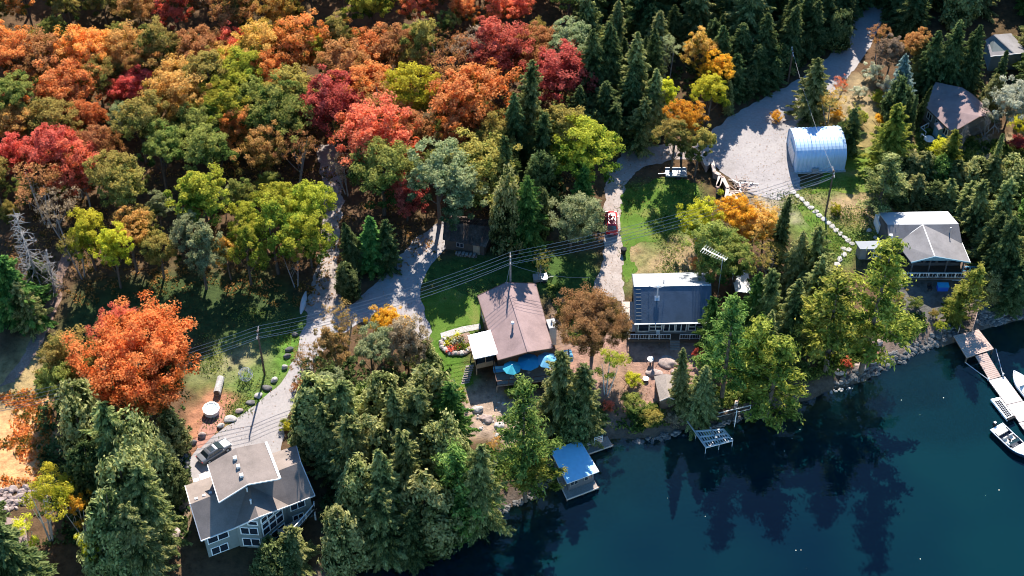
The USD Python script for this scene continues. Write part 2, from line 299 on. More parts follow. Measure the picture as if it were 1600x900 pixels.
# ---------------------------------------------------------------- the ground: one sheet, its soil coloured by zone
def gpoly(P): return Polygon([tuple(G(x, y)[:2]) for x, y in P]).buffer(0)
def ragged(poly, amp=.5, seed=1, step=.5):
    out = []
    for g in getattr(poly, 'geoms', [poly]):
        r = g.exterior; n = max(8, int(r.length / step))
        P = np.array([r.interpolate(i / n, normalized=True).coords[0] for i in range(n)])
        q = np.concatenate([P * .8, np.full((n, 1), seed * 3.7)], 1)
        dx, dy = meshkit.fbm(q, 3, seed) - .5, meshkit.fbm(q, 3, seed + 50) - .5
        out.append(Polygon(P + np.stack([dx, dy], 1) * amp * 4).buffer(0))
    return unary_union(out)
ZONES = [  # polygon in the photograph, colour, softness in metres
    ([(325, 480), (420, 470), (478, 470), (470, 560), (440, 620), (330, 700), (290, 690), (310, 600)], (.12, .175, .045), 2.5),
    ([(330, 545), (400, 530), (415, 560), (350, 600), (325, 590)], (.26, .235, .12), 2.0),
    ([(440, 520), (475, 500), (470, 560), (440, 600), (420, 640), (405, 640), (425, 590)], (.10, .20, .03), 1.2),
    ([(285, 640), (330, 600), (365, 620), (358, 660), (325, 695), (290, 735)], (.36, .17, .10), 1.2),
    ([(-90, 600), (20, 640), (78, 622), (72, 755), (-90, 770)], (.66, .35, .16), 1.5),
    ([(-60, 570), (30, 570), (50, 530), (60, 610), (10, 650), (-60, 650)], (.36, .26, .12), 2.0),
    ([(640, 470), (700, 420), (765, 430), (750, 500), (735, 520), (740, 600), (690, 620), (655, 560)], (.085, .17, .022), 1.2),
    ([(860, 450), (940, 500), (975, 540), (900, 570), (868, 545)], (.32, .22, .17), 1.5),
    ([(870, 540), (1110, 530), (1115, 600), (1060, 650), (960, 650), (900, 620), (860, 600)], (.36, .215, .165), 1.8),
    ([(712, 618), (800, 600), (850, 640), (800, 690), (720, 690)], (.38, .28, .21), 1.8),
    ([(960, 290), (1090, 290), (1105, 440), (970, 440)], (.13, .17, .045), 1.5),
    ([(985, 385), (1095, 372), (1105, 432), (1000, 436)], (.34, .245, .135), 2.0),
    ([(1190, 310), (1250, 290), (1350, 250), (1440, 250), (1450, 340), (1370, 380), (1320, 420), (1250, 400)], (.13, .19, .04), 2.0),
    ([(1265, 305), (1400, 300), (1415, 330), (1365, 350), (1310, 345)], (.36, .26, .145), 2.0),
    ([(1160, 290), (1235, 300), (1240, 345), (1180, 350)], (.38, .31, .22), 1.8),
    ([(1230, 180), (1400, 150), (1440, 240), (1330, 300)], (.26, .20, .08), 2.0),
    ([(1300, 130), (1360, 120), (1380, 160), (1320, 200)], (.33, .25, .14), 2.0),
    ([(1530, 210), (1640, 200), (1640, 300), (1500, 290), (1470, 250)], (.30, .23, .14), 2.0),
    ([(1300, 560), (1420, 520), (1470, 470), (1560, 450), (1600, 480), (1500, 530), (1350, 590)], (.24, .17, .14), 1.5),
    ([(940, 560), (1000, 560), (1010, 640), (950, 650)], (.30, .19, .13), 1.5),
    ([(255, 730), (300, 730), (300, 860), (255, 860)], (.26, .19, .14), 1.5),
    ([(1395, 440), (1530, 436), (1535, 470), (1500, 500), (1420, 510), (1390, 480)], (.13, .125, .115), 1.5),  # grey stone ground, its shade put into the dark colour
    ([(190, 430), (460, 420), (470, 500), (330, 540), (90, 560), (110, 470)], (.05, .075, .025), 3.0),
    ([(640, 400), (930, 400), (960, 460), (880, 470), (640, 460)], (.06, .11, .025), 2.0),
]
soil = np.zeros(_X.shape + (3,)); soil[:] = (.125, .075, .042)
nz = meshkit.fbm(np.stack([_X * .12, _Y * .12, np.zeros_like(_X)], -1), 4, 21)
soil = soil * (1 - .35 * np.clip((nz - .45) * 5, 0, 1)[..., None]) + np.array((.05, .05, .02)) * (.35 * np.clip((nz - .45) * 5, 0, 1)[..., None])
soft = (meshkit.fbm(np.stack([_X * .3, _Y * .3, np.ones_like(_X)], -1), 3, 33) - .5) * 5
for P, c, s in ZONES:
    pl = gpoly(P); shapely.prepare(pl)
    x0, y0, x1, y1 = pl.bounds
    m = (_X > x0 - 8) & (_X < x1 + 8) & (_Y > y0 - 8) & (_Y < y1 + 8)
    q = shapely.points(_X[m], _Y[m])
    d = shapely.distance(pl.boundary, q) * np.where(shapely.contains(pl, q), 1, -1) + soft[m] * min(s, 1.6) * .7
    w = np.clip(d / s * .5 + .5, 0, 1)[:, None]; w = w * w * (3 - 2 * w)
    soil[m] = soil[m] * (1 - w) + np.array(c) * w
bank = np.clip(1 - np.abs(_D - .8) / 2.2, 0, 1)[..., None]
soil = soil * (1 - bank * .75) + np.array((.17, .14, .12)) * bank * .75
bed = (_D < -.5)[..., None]
bn = np.clip((meshkit.fbm(np.stack([_X * .16, _Y * .16, np.ones_like(_X) * 5], -1), 3, 61) - .35) * 3.2, 0, 1)[..., None]
soil = np.where(bed, np.array((.20, .145, .05)) * (1 - bn) + np.array((.30, .25, .15)) * bn, soil)
nx, ny = _X.shape
ii, jj = np.meshgrid(np.arange(nx - 1), np.arange(ny - 1), indexing='ij')
a = (ii * ny + jj).ravel(); quads = np.stack([a, a + ny, a + ny + 1, a + 1], 1)
ter = put('terrain', (np.stack([_X.ravel(), _Y.ravel(), _Z.ravel()], 1), np.vstack([quads[:, [0, 1, 2]], quads[:, [0, 2, 3]]])), 'soil', smooth=True, kind='structure',
          label='wooded lakeside ground of leaf litter, dirt and thin grass', cat='ground')
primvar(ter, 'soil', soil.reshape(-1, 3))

# ---------------------------------------------------------------- lake
core = LAKE.intersection(shapely.box(-110, -80, 110, 60))
wv, wf = [], []
wx, wy = np.unique(np.concatenate([GX[(GX > -140) & (GX < 140)], [-900, -500, -300, 300, 500, 900]])), np.unique(np.concatenate([GY[(GY > -90) & (GY < 70)], [-900, -500, -250, -140]]))
WX, WY = np.meshgrid(wx, wy, indexing='ij')
wd = _bil(_D, WX.ravel(), WY.ravel()).reshape(WX.shape)
a = np.arange(WX.size).reshape(WX.shape)
q = np.stack([a[:-1, :-1], a[1:, :-1], a[1:, 1:], a[:-1, 1:]], -1).reshape(-1, 4)
q = q[(wd.ravel()[q] < 1.6).any(1)]
used = np.unique(q); re = np.full(WX.size, -1); re[used] = np.arange(len(used)); q = re[q]
wpts = np.stack([WX.ravel()[used], WY.ravel()[used], np.zeros(len(used))], 1)
lk = put('lake', (wpts, np.vstack([q[:, [0, 1, 2]], q[:, [0, 2, 3]]])), 'lake_water', smooth=True, kind='structure', label='dark blue green lake with tree reflections', cat='lake')
dn = meshkit.fbm(np.stack([wpts[:, 0] * .12, wpts[:, 1] * .12, np.ones(len(wpts))], -1), 3, 71) - .5
dd = np.clip((-wd.ravel()[used] + dn * 7 - 0.0) / 11.0, 0, 1) ** .75
dd = np.clip(.12 + .86 * dd, 0, .97)
def wpoly(P): return Polygon([tuple(W(x, y, 0)[:2]) for x, y in P]).buffer(0)
for P, lvl in (([(1292, 632), (1365, 600), (1392, 612), (1378, 650), (1345, 672), (1296, 668)], .22), ([(1362, 606), (1420, 588), (1480, 582), (1500, 600), (1490, 640), (1400, 652)], .40), ([(1500, 560), (1545, 580), (1570, 680), (1490, 700), (1400, 690), (1420, 640), (1495, 630)], .62)):
    pl = wpoly(P); q = shapely.points(wpts[:, 0], wpts[:, 1]); d = shapely.distance(pl.boundary, q) * np.where(shapely.contains(pl, q), 1, -1) + dn * 3; k = np.clip(d / 3.0 + .5, 0, 1); dd = np.minimum(dd, dd * (1 - k) + lvl * k)
primvar(lk, 'depth', np.stack([dd, dd, dd], 1))

# ---------------------------------------------------------------- roads, yards, lawns: sheets that follow the ground
def drape(name, poly, m, lift, label, cat, amp=.4, seed=1, res=1.0, parent=None):
    if isinstance(poly, list): poly = gpoly(poly)
    if amp: poly = ragged(poly, amp, seed)
    V, F, n = [], [], 0
    for g in getattr(poly, 'geoms', [poly]):
        if g.area < .5: continue
        x0, y0, x1, y1 = g.bounds; shapely.prepare(g)
        # cells of the terrain's own grid, so that the sheet lies parallel to it
        gx = GX[(GX > x0 - 1) & (GX < x1 + 1)]; gy = GY[(GY > y0 - 1) & (GY < y1 + 1)]
        for i in range(len(gx) - 1):
            strip = [shapely.box(gx[i], gy[j], gx[i + 1], gy[j + 1]) for j in range(len(gy) - 1)]
            ins = shapely.intersection(g, np.array(strip, dtype=object)); 
            for c in ins:
                for h in getattr(c, 'geoms', [c]):
                    if h.geom_type != 'Polygon' or h.area < 1e-5: continue
                    P = np.array(h.exterior.coords)[:-1]
                    if not h.exterior.is_ccw: P = P[::-1]
                    if h.equals(h.convex_hull) or h.area > .999 * h.convex_hull.area: f = [[0, k, k + 1] for k in range(1, len(P) - 1)]
                    else:
                        P, f = trimesh.creation.triangulate_polygon(h, engine='earcut'); f = f.tolist()
                    V.append(P); F.append(np.array(f) + n); n += len(P)
    P = np.vstack(V); z = Hz(P[:, 0], P[:, 1]) + lift
    return put(name, (np.column_stack([P, z]), np.vstack(F)), m, parent, smooth=False, label=label, cat=cat if not parent else None, kind='structure' if not parent else None)
drape('lawn', [(652, 520), (668, 470), (700, 445), (745, 470), (748, 505), (700, 512), (690, 520), (672, 545), (700, 575), (735, 570), (742, 600), (712, 610), (672, 575)], 'grass', .02,
      'bright green lawn curving round the rock garden', 'lawn', .3, 2)
drape('lawn', [(965, 300), (1050, 275), (1090, 290), (1085, 345), (1040, 372), (985, 385), (992, 420), (985, 440), (975, 440), (970, 400), (968, 350)], 'grass', .02, 'green lawn beside the dirt track and the red car', 'lawn', .5, 3)
drape('lawn', [(1320, 240), (1375, 225), (1420, 260), (1425, 300), (1370, 300), (1300, 300), (1262, 303)], 'grass_dry', .02, 'sunlit patchy grass between the quonset garage and the hillside trees', 'lawn', .5, 4)
drape('lawn', [(1245, 320), (1262, 318), (1330, 385), (1325, 400), (1280, 385)], 'grass', .03, 'narrow green grass strip along the stepping stone path', 'lawn', .4, 5)
drape('road', [(1352, -60), (1330, 50), (1300, 82), (1255, 120), (1200, 150), (1150, 176), (1112, 205), (1110, 225), (1240, 205), (1290, 155), (1342, 100), (1372, 50), (1400, -60)], 'gravel', .03,
      'shaded gravel lane coming down between dark spruces', 'road', .3, 6)
drape('gravel_yard', [(1104, 222), (1116, 200), (1160, 178), (1235, 195), (1242, 245), (1252, 296), (1215, 312), (1178, 306), (1148, 288), (1120, 262), (1100, 250)], 'gravel', .045,
      'pale gravel parking yard beside the quonset garage', 'yard', .3, 7)
drape('track', [(1108, 222), (1100, 250), (1050, 250), (1000, 262), (975, 290), (968, 330), (972, 400), (976, 470), (935, 470), (925, 452), (940, 420), (945, 380), (944, 320), (948, 270), (975, 232), (1050, 225)], 'gravel_track', .035,
      'pale dirt track under the red car', 'track', .4, 8)
drape('driveway', [(300, 745), (292, 720), (318, 690), (352, 668), (400, 632), (440, 598), (462, 560), (470, 520), (486, 500), (545, 480), (585, 445), (618, 408), (650, 372), (690, 345), (712, 352), (700, 385),
                   (668, 420), (656, 450), (664, 490), (675, 518), (668, 535), (630, 525), (600, 500), (560, 505), (520, 530), (498, 560), (470, 610), (445, 660), (440, 710), (420, 730), (440, 800), (360, 830), (310, 790)], 'gravel', .03,
      'grey gravel driveway running from the lake house up to the apron', 'driveway', .25, 9)
drape('driveway', [(478, 505), (482, 470), (495, 420), (500, 380), (508, 320), (500, 270), (492, 225), (530, 225), (540, 280), (534, 330), (530, 380), (528, 420), (535, 470), (540, 492)], 'gravel_track', .04,
      'narrow track climbing from the driveway fork into the maple forest', 'driveway', .4, 10)
drape('footpath', [(99, 384), (109, 392), (100, 440), (88, 482), (68, 532), (46, 572), (20, 600), (0, 606), (18, 584), (40, 552), (64, 500), (80, 452), (88, 420)], 'dirt', .03,
      'tan footpath winding down through the left hand woods', 'path', .4, 11)
drape('paved_walk', [(688, 521), (720, 511), (750, 506), (752, 514), (722, 520), (690, 530)], 'paver', .05, 'pale paved walk from the driveway to the brown roofed house', 'path', .05, 12)
drape('paved_patio', [(304, 692), (318, 655), (340, 632), (352, 640), (350, 662), (328, 686), (310, 702)], 'brick_red', .04, 'reddish paved patch round the white rimmed tub', 'patio', .15, 13)
# ---------------------------------------------------------------- tree shapes: abstract prims that every tree refers to
def leafcards(c, n, size, r, aspect=1.5, along=None, rand=.6):
    """one folded card per leaf spray: middles c, normals n, half sizes"""
    N = len(c); n = n + r.normal(0, rand, (N, 3)); n /= np.linalg.norm(n, axis=1, keepdims=True)
    a = along if along is not None else r.normal(0, 1, (N, 3))
    a = a - (a * n).sum(1, keepdims=True) * n; a /= np.linalg.norm(a, axis=1, keepdims=True) + 1e-9
    b = np.cross(n, a); s = np.broadcast_to(np.asarray(size, float), (N,))[:, None] * r.uniform(.65, 1.35, (N, 1))
    sa, sb = s * aspect ** .5, s / aspect ** .5
    j = lambda: r.uniform(.7, 1.25, (N, 1))
    fold = n * s * .35
    v = np.stack([c - a * sa * j(), c - b * sb * j() + fold, c + a * sa * j(), c + b * sb * j() + fold], 1).reshape(-1, 3)
    k = np.arange(N) * 4
    f = np.vstack([np.stack([k, k + 1, k + 2], 1), np.stack([k, k + 2, k + 3], 1)])
    return v, f
def sph(r, n, up=-1.0):
    v = r.normal(0, 1, (n * 3 + 20, 3)); v /= np.linalg.norm(v, axis=1, keepdims=True); v = v[v[:, 2] > up]; return v[:n]
SHAPES = {}
def shape(key, trunk, crown, leaf, bark='bark'):
    p = f'/tree_shapes/{key}'; cp = stage.CreateClassPrim(p); cp.SetTypeName('Xform')
    if trunk is not None: usdkit.mesh(stage, p + '/trunk', trunk, '/World/Looks/' + bark)
    if crown is not None:
        usdkit.mesh(stage, p + '/crown', crown, None); primvar(p + '/crown', 'leaf', leaf)
    SHAPES.setdefault(key.rsplit('_', 1)[0], []).append(p)
stage.CreateClassPrim('/tree_shapes')
def limbs(m, r, base, top, r0, ends, n=6):
    m.tube(base, top, r0, r0 * .35, n)
    for e in ends:
        t = r.uniform(.3, .85); s = np.asarray(base) * (1 - t) + np.asarray(top) * t; mid = (s + e) / 2 + [0, 0, -.06 * np.linalg.norm(e - s)]
        m.tube(s, mid, r0 * .38 * (1.1 - t), r0 * .25 * (1.1 - t), 5); m.tube(mid, e, r0 * .25 * (1.1 - t), r0 * .08, 4)
def broad(key, seed, R=5.0, zc=7.0, rz=4.2, nl=9, nclump=18, nleaf=95, size=.128, spread=.56, lobe=.55, bark='bark', trunk_r=.26, forks=1, density_low=.75, cl=(.55, 1.0)):
    """broadleaf: lobes on an ellipsoid, clumps on the lobes, leaves in the clumps"""
    r = RS(seed); C, N_, T, D = [], [], [], []
    d = sph(r, nl, -.45); lob = d * np.array([R * spread, R * spread, rz * spread]) * r.uniform(.75, 1.12, (nl, 1)) + [0, 0, zc]
    lob = np.vstack([lob, [[0, 0, zc + rz * .2]]]); lr = np.append(r.uniform(.6, 1.3, nl) * R * lobe, R * lobe * 1.15)
    ends = []
    for c, rad in zip(lob, lr):
        lt = r.normal(0, .17)
        dirs = sph(r, nclump, -.75)
        for q in dirs:
            low = q[2] < -.1
            if low and r.rand() > density_low: continue
            cc = c + q * rad * r.uniform(.78, 1.08) * np.array([1, 1, .82])
            if r.rand() < .05: cc = c + q * rad * 1.28
            k = int(nleaf * r.uniform(.55, 1.2)); cr = r.uniform(*cl) * R / 5
            p = r.normal(0, 1, (k, 3)); p /= np.linalg.norm(p, axis=1, keepdims=True); p *= (r.uniform(0, 1, (k, 1)) ** .5) * cr * np.array([1, 1, .62])
            nn = p / (np.linalg.norm(p, axis=1, keepdims=True) + .01) * .6 + q * .5 + [0, 0, .55]
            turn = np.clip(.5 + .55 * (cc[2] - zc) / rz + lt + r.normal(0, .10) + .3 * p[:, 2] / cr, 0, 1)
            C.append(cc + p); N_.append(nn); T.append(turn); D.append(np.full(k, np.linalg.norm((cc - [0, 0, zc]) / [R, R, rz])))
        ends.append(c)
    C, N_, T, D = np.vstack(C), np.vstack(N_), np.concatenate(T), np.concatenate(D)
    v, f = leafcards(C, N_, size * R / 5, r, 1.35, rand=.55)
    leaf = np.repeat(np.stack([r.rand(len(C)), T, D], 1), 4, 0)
    m = MB()
    for k in range(forks):
        off = np.array([r.normal(0, .7), r.normal(0, .7), 0]) * (forks > 1)
        limbs(m, r, [off[0] * .3, off[1] * .3, -.5], [off[0] * 2, off[1] * 2, zc + rz * .3], trunk_r, [e for e in ends[k::forks]])
    shape(key, m.mesh(), (v, f), leaf, bark)
for k in range(6): broad(f'maple_{k}', 100 + k, rz=4.4 + .5 * (k % 3), zc=7.2, nl=10 + k % 3)
broad('dome_0', 128, rz=3.9, nl=22, nclump=17, nleaf=150, size=.078, spread=.64, lobe=.40, density_low=.9, cl=(.5, .85), trunk_r=.3)
for k in range(3): broad(f'tall_{k}', 130 + k, R=3.6, zc=7.6, rz=5.4, nl=9, nclump=16, nleaf=90, size=.15, spread=.66, lobe=.5)
for k in range(3): broad(f'birch_{k}', 140 + k, R=3.4, zc=7.4, rz=4.0, nl=8, nclump=8, nleaf=70, size=.15, spread=.78, lobe=.33, bark='bark_white', trunk_r=.15, forks=3, density_low=.35, cl=(.6, 1.2))
for k in range(3): broad(f'sparse_{k}', 150 + k, R=3.4, zc=6.4, rz=4.2, nl=10, nclump=9, nleaf=30, size=.13, spread=.7, lobe=.4, bark='bark_grey', trunk_r=.16, forks=2, density_low=.6, cl=(.5, 1.0))
for k in range(4): broad(f'bush_{k}', 160 + k, R=2.2, zc=1.15, rz=1.25, nl=6, nclump=9, nleaf=80, size=.17, spread=.6, lobe=.5, trunk_r=.08, forks=3, cl=(.7, 1.3))
def spruce(key, seed, H=14.0, R=2.9, droop=.28, dens=1.0, power=.82, lean=.0, clear=.05, gap=.0, size=.145, wob=.22):
    r = RS(seed); C, N_, A, T, D = [], [], [], [], []
    z, m = H * .985, MB(); m.tube([0, 0, -.5], [0, 0, H * .97], .22, .03, 7)
    while z > H * clear:
        t = 1 - z / H; L = R * (t ** power) * r.uniform(.82, 1.12) + .08
        nb = max(3, int((4 + 6 * t ** .6) * dens)); a0 = r.uniform(0, 7)
        for k in range(nb):
            if r.rand() < gap: continue
            a = a0 + k * 2 * PI / nb + r.normal(0, .22); l = L * r.uniform(1 - wob * 1.3, 1 + wob * .9); zb = z + r.normal(0, .12)
            ns = max(4, int(l / .13)); s = (np.arange(ns) + .6) / ns
            dirv = np.array([math.cos(a), math.sin(a), 0]); side = np.array([-math.sin(a), math.cos(a), 0])
            lift = -droop * l * s ** 1.3 * (.5 + t) + .14 * l * np.clip(s - .7, 0, 1) * 2
            for sg in (-1, -.5, 0, .5, 1):
                w = (1 - s) * .42 * l * .8 + .10
                p = dirv * (s * l)[:, None] + side * (sg * w * r.uniform(.45, 1.0, ns))[:, None] + np.stack([np.zeros(ns), np.zeros(ns), zb + lift - abs(sg) * .10 + r.normal(0, .05, ns)], 1)
                C.append(p); N_.append(np.tile([0, 0, 1.0], (ns, 1)) + dirv * .35); A.append(np.tile(dirv + side * sg * .8 + [0, 0, -.25], (ns, 1)))
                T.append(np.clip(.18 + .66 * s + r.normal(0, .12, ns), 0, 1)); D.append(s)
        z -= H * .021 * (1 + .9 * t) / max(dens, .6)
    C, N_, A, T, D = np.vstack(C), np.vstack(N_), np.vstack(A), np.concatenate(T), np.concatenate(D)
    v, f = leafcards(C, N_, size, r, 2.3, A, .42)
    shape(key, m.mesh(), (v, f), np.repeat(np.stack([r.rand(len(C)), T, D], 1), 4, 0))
for k in range(4): spruce(f'spruce_{k}', 200 + k, R=2.8 + .25 * k, droop=.2 + .07 * k, power=.68)
for k in range(4): spruce(f'fir_{k}', 220 + k, R=3.9, droop=.16, power=.52, dens=.9, gap=.08, size=.155, wob=.34)
for k in range(3): spruce(f'spire_{k}', 230 + k, R=1.7, droop=.3, power=.6, dens=1.0, size=.14)
def pine(key, seed, H=15.0, R=3.9, levels=10, clear=.2):
    """white pine: separate upswept boughs with plumes of needles, trunk showing between them"""
    r = RS(seed); C, N_, A, T, D = [], [], [], [], []
    m = MB(); m.tube([0, 0, -.5], [0, 0, H * .5], .30, .2, 7); m.tube([0, 0, H * .5], [0, 0, H * .97], .2, .04, 6)
    for i in range(levels + 1):
        z = H * (clear + (.97 - clear) * (i / levels) ** .9); t = 1 - z / H
        L = R * min(1, .10 + 1.25 * t) * (1 if t < .7 else 1 - (t - .7) * .9)
        nb = 5 if i < levels else 3; a0 = r.uniform(0, 7)
        for k in range(nb):
            if r.rand() < .12: continue
            a = a0 + k * 2 * PI / nb + r.normal(0, .3); l = L * r.uniform(.62, 1.15)
            dirv = np.array([math.cos(a), math.sin(a), 0]); side = np.array([-math.sin(a), math.cos(a), 0])
            rise = r.uniform(.10, .32)
            tip = np.array([0, 0, z]) + dirv * l + [0, 0, rise * l]
            m.tube([0, 0, z], tip, .06, .015, 4)
            for q in range(max(3, int(l * 2.3))):
                s = r.uniform(.3, 1.05); w = (.14 + .34 * l * (1 - abs(s - .6)) * .6)
                c = np.array([0, 0, z]) + dirv * l * s + [0, 0, rise * l * s ** 1.4] + side * r.uniform(-w, w) + [0, 0, r.normal(.05, .08)]
                n = 26; p = r.normal(0, 1, (n, 3)) * [.20, .20, .10] + dirv * r.normal(0, .42, (n, 1)) + side * r.normal(0, .16, (n, 1))
                C.append(c + p); N_.append(np.tile([0, 0, 1.0], (n, 1)) + p * .8); A.append(np.tile(dirv + [0, 0, .5], (n, 1)) + r.normal(0, .5, (n, 3)))
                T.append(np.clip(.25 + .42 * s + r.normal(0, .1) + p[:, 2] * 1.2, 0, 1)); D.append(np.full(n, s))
    C, N_, A, T, D = np.vstack(C), np.vstack(N_), np.vstack(A), np.concatenate(T), np.concatenate(D)
    v, f = leafcards(C, N_, .15, r, 2.6, A, .5)
    shape(key, m.mesh(), (v, f), np.repeat(np.stack([r.rand(len(C)), T, D], 1), 4, 0))
for k in range(4): pine(f'pine_{k}', 240 + k, R=3.6 + .3 * k)
def cedar(key, seed, H=9.0, R=2.2, leaders=4, n=14000):
    """white cedar: a few rounded leaders grown together, each a cone of upswept fans with bays between them"""
    r = RS(seed); C, N_, A, T, D = [], [], [], [], []; m = MB()
    for q in range(leaders):
        a0 = q * 2 * PI / max(1, leaders - 1) + r.normal(0, .4); off = 0 if q == 0 else R * r.uniform(.28, .5); h = H * (1 if q == 0 else r.uniform(.62, .93)); R_ = R * (.72 if q == 0 else r.uniform(.48, .68))
        o = np.array([math.cos(a0) * off, math.sin(a0) * off, 0]); m.tube(o * .3 - [0, 0, .5], o + [0, 0, h * .9], .13, .03, 6)
        nc = 105 if q == 0 else 70
        for k in range(nc):
            u = r.uniform(.02, 1) ** .75; a = r.uniform(0, 2 * PI); rad = R_ * min(1, (u * 1.5) ** .72) * (1 - .3 * max(0, u - .8) * 5) * r.uniform(.72, 1.12)
            c = o + np.array([math.cos(a) * rad, math.sin(a) * rad, h * (1 - u * .95)]); out = np.array([math.cos(a), math.sin(a), .5])
            kk = int(n / (nc * leaders) * r.uniform(.6, 1.4)); cr = r.uniform(.26, .5)
            p = r.normal(0, .5, (kk, 3)) * [cr, cr, cr * 1.25]
            C.append(c + p); N_.append(np.tile(out, (kk, 1)) + p); A.append(np.tile(out * .6 + [0, 0, .8], (kk, 1)) + r.normal(0, .4, (kk, 3)))
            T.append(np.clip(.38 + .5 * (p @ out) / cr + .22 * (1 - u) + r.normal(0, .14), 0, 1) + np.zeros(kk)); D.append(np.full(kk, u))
    C, N_, A, T, D = np.vstack(C), np.vstack(N_), np.vstack(A), np.concatenate(T), np.concatenate(D)
    v, f = leafcards(C, N_, .125, r, 2.0, A, .55)
    shape(key, m.mesh(), (v, f), np.repeat(np.stack([r.rand(len(C)), np.clip(T, 0, 1), D], 1), 4, 0))
for k in range(5): cedar(f'cedar_{k}', 260 + k, R=2.1 + .2 * (k % 3), leaders=3 + k % 3)
def bare(key, seed, H=9.0, spread=.5, levels=4, conifer=False, bark='bark_grey'):
    r = RS(seed); m = MB()
    if conifer:
        m.tube([0, 0, -.5], [0, 0, H], .16, .02, 6)
        for z in np.arange(H * .2, H * .97, .28):
            for k in range(3):
                a = r.uniform(0, 7); l = spread * 3.2 * (1 - z / H) ** .7 * r.uniform(.6, 1.1) + .2; e = np.array([math.cos(a) * l, math.sin(a) * l, z - .25 * l])
                m.tube([0, 0, z], e, .035, .012, 4)
                for q in range(3):
                    s = r.uniform(.4, .95); b = np.array([0, 0, z]) * (1 - s) + e * s; m.tube(b, b + r.normal(0, .25, 3) + [0, 0, -.1], .018, .008, 3)
    else:
        def grow(p, d, l, rad, lev):
            q = p + d * l; m.tube(p, q, rad, rad * .65, 5 if lev > 2 else 3)
            if lev == 0: return
            for k in range(3 if lev < levels else 4):
                e = nrm(d + r.normal(0, spread, 3) + [0, 0, .12]); grow(p + d * l * r.uniform(.6, 1), e, l * r.uniform(.6, .82), rad * .55, lev - 1)
        grow(np.array([0, 0, -.5]), np.array([0, 0, 1.0]), H * .36, .17, levels)
    shape(key, m.mesh(), None, None, bark)
bare('bare_0', 270); bare('bare_1', 271, spread=.65); bare('snag_0', 272, H=12, conifer=True); bare('snag_1', 273, H=10, conifer=True)
bare('barebush_0', 274, H=3.4, spread=.75, levels=5, bark='bark'); bare('barebush_1', 275, H=3.4, spread=.8, levels=5, bark='bark_grey'); bare('whitepole_0', 276, H=11, spread=.16, levels=2, bark='bark_white')
for p in SHAPES['barebush']: pass
NOM = {'dome': (5.3, 7.0, 11.0), 'maple': (5.6, 7.0, 11.2), 'tall': (3.9, 7.6, 13.0), 'birch': (3.9, 7.4, 11.4), 'sparse': (3.6, 6.4, 10.6), 'bush': (2.5, 1.15, 2.4),   # half width, middle of crown, height
       'spruce': (2.9, 7, 14), 'fir': (3.9, 7, 14), 'spire': (1.8, 7, 14), 'pine': (4.1, 8, 15), 'cedar': (2.2, 4.5, 9), 'bare': (3.4, 5, 9.5), 'snag': (1.7, 6, 12), 'barebush': (2.6, 1.8, 3.6), 'whitepole': (1.2, 5, 9)}
KINDNAME = {'dome': ('maple_tree', 'maple', 'tree'), 'maple': ('maple_tree', 'maple', 'tree'), 'tall': ('aspen_tree', 'broadleaf', 'tree'), 'birch': ('birch_tree', 'birch', 'tree'), 'sparse': ('sparse_tree', 'thin tree', 'tree'), 'bush': ('shrub', 'shrub', 'shrub'),
            'spruce': ('spruce_tree', 'spruce', 'tree'), 'fir': ('fir_tree', 'bushy fir', 'tree'), 'spire': ('narrow_spruce_tree', 'narrow spire spruce', 'tree'), 'pine': ('pine_tree', 'white pine', 'tree'), 'cedar': ('cedar_tree', 'dense cedar', 'tree'),
            'bare': ('bare_tree', 'leafless tree', 'tree'), 'snag': ('dead_tree', 'dead grey conifer', 'tree'), 'barebush': ('bare_shrub', 'leafless twiggy shrub', 'shrub'), 'whitepole': ('dead_birch', 'bleached dead birch trunk', 'tree')}
COL = {'orange': 'salmon orange', 'coral': 'coral red and orange', 'red': 'bright red', 'crimson': 'dark crimson', 'fire': 'large domed red orange', 'umber': 'russet and olive', 'rust': 'rusty brown', 'gold': 'golden orange', 'amber': 'amber yellow', 'yellow': 'bright yellow green', 'lime': 'fresh lime green',
       'olive': 'olive and tan', 'green': 'mid green', 'pale': 'pale grey green', 'silver': 'silvery variegated', 'brown': 'dull brown', 'ndark': 'dark green', 'ngreen': 'bright green', 'ngrey': 'grey green', 'nblue': 'blue grey', 'nyellow': 'yellow green', 'npine': 'light green', '': ''}
LEAF = {'ndark': 'needle_dark', 'ngreen': 'needle_green', 'ngrey': 'needle_grey', 'nblue': 'needle_blue', 'nyellow': 'needle_yellow', 'npine': 'needle_pine'}
PLANTED = []
WIDER = {'pine': 1.3, 'maple': 1.22, 'tall': 1.15, 'fir': 1.12, 'spruce': 1.08, 'cedar': 1.12, 'birch': 1.1, 'sparse': 1.15}
_tr = RS(77)
def plant(kind, col, x, y, w, h=None, label=None, centre=None, dz=0.0):
    """broadleaf kinds: middle of the crown at pixel x, y, crown width w. Conifers and bare trees: tip at pixel x, y, height h and width w, all in pixels of the photograph"""
    hw, zc, H = NOM[kind]; top = kind in ('spruce', 'fir', 'spire', 'pine', 'cedar', 'bare', 'snag', 'whitepole') if centre is None else not centre
    g = G(x, y, 5.0)
    for _ in range(3):
        s = scale_at(g); sx = w * WIDER.get(kind, 1.0) / 2 / s / hw
        if h: sz = h / vscale_at(g) / H
        else: sz = sx if kind in ('bush', 'barebush') else (.72 * sx + .28 * .95) if not top else sx
        if h and kind in ('bush', 'maple', 'tall', 'birch', 'sparse', 'barebush'): pass
        g = G(x, y, (H if top else zc) * sz); g = g.copy(); up = (H if top else zc) * sz; g[2] -= up
    PLANTED.append(dict(kind=kind, col=col, px=x, py=y, w=w, p=g, sx=sx, sz=sz, rz=_tr.uniform(0, 360), k=_tr.randint(99), label=label))
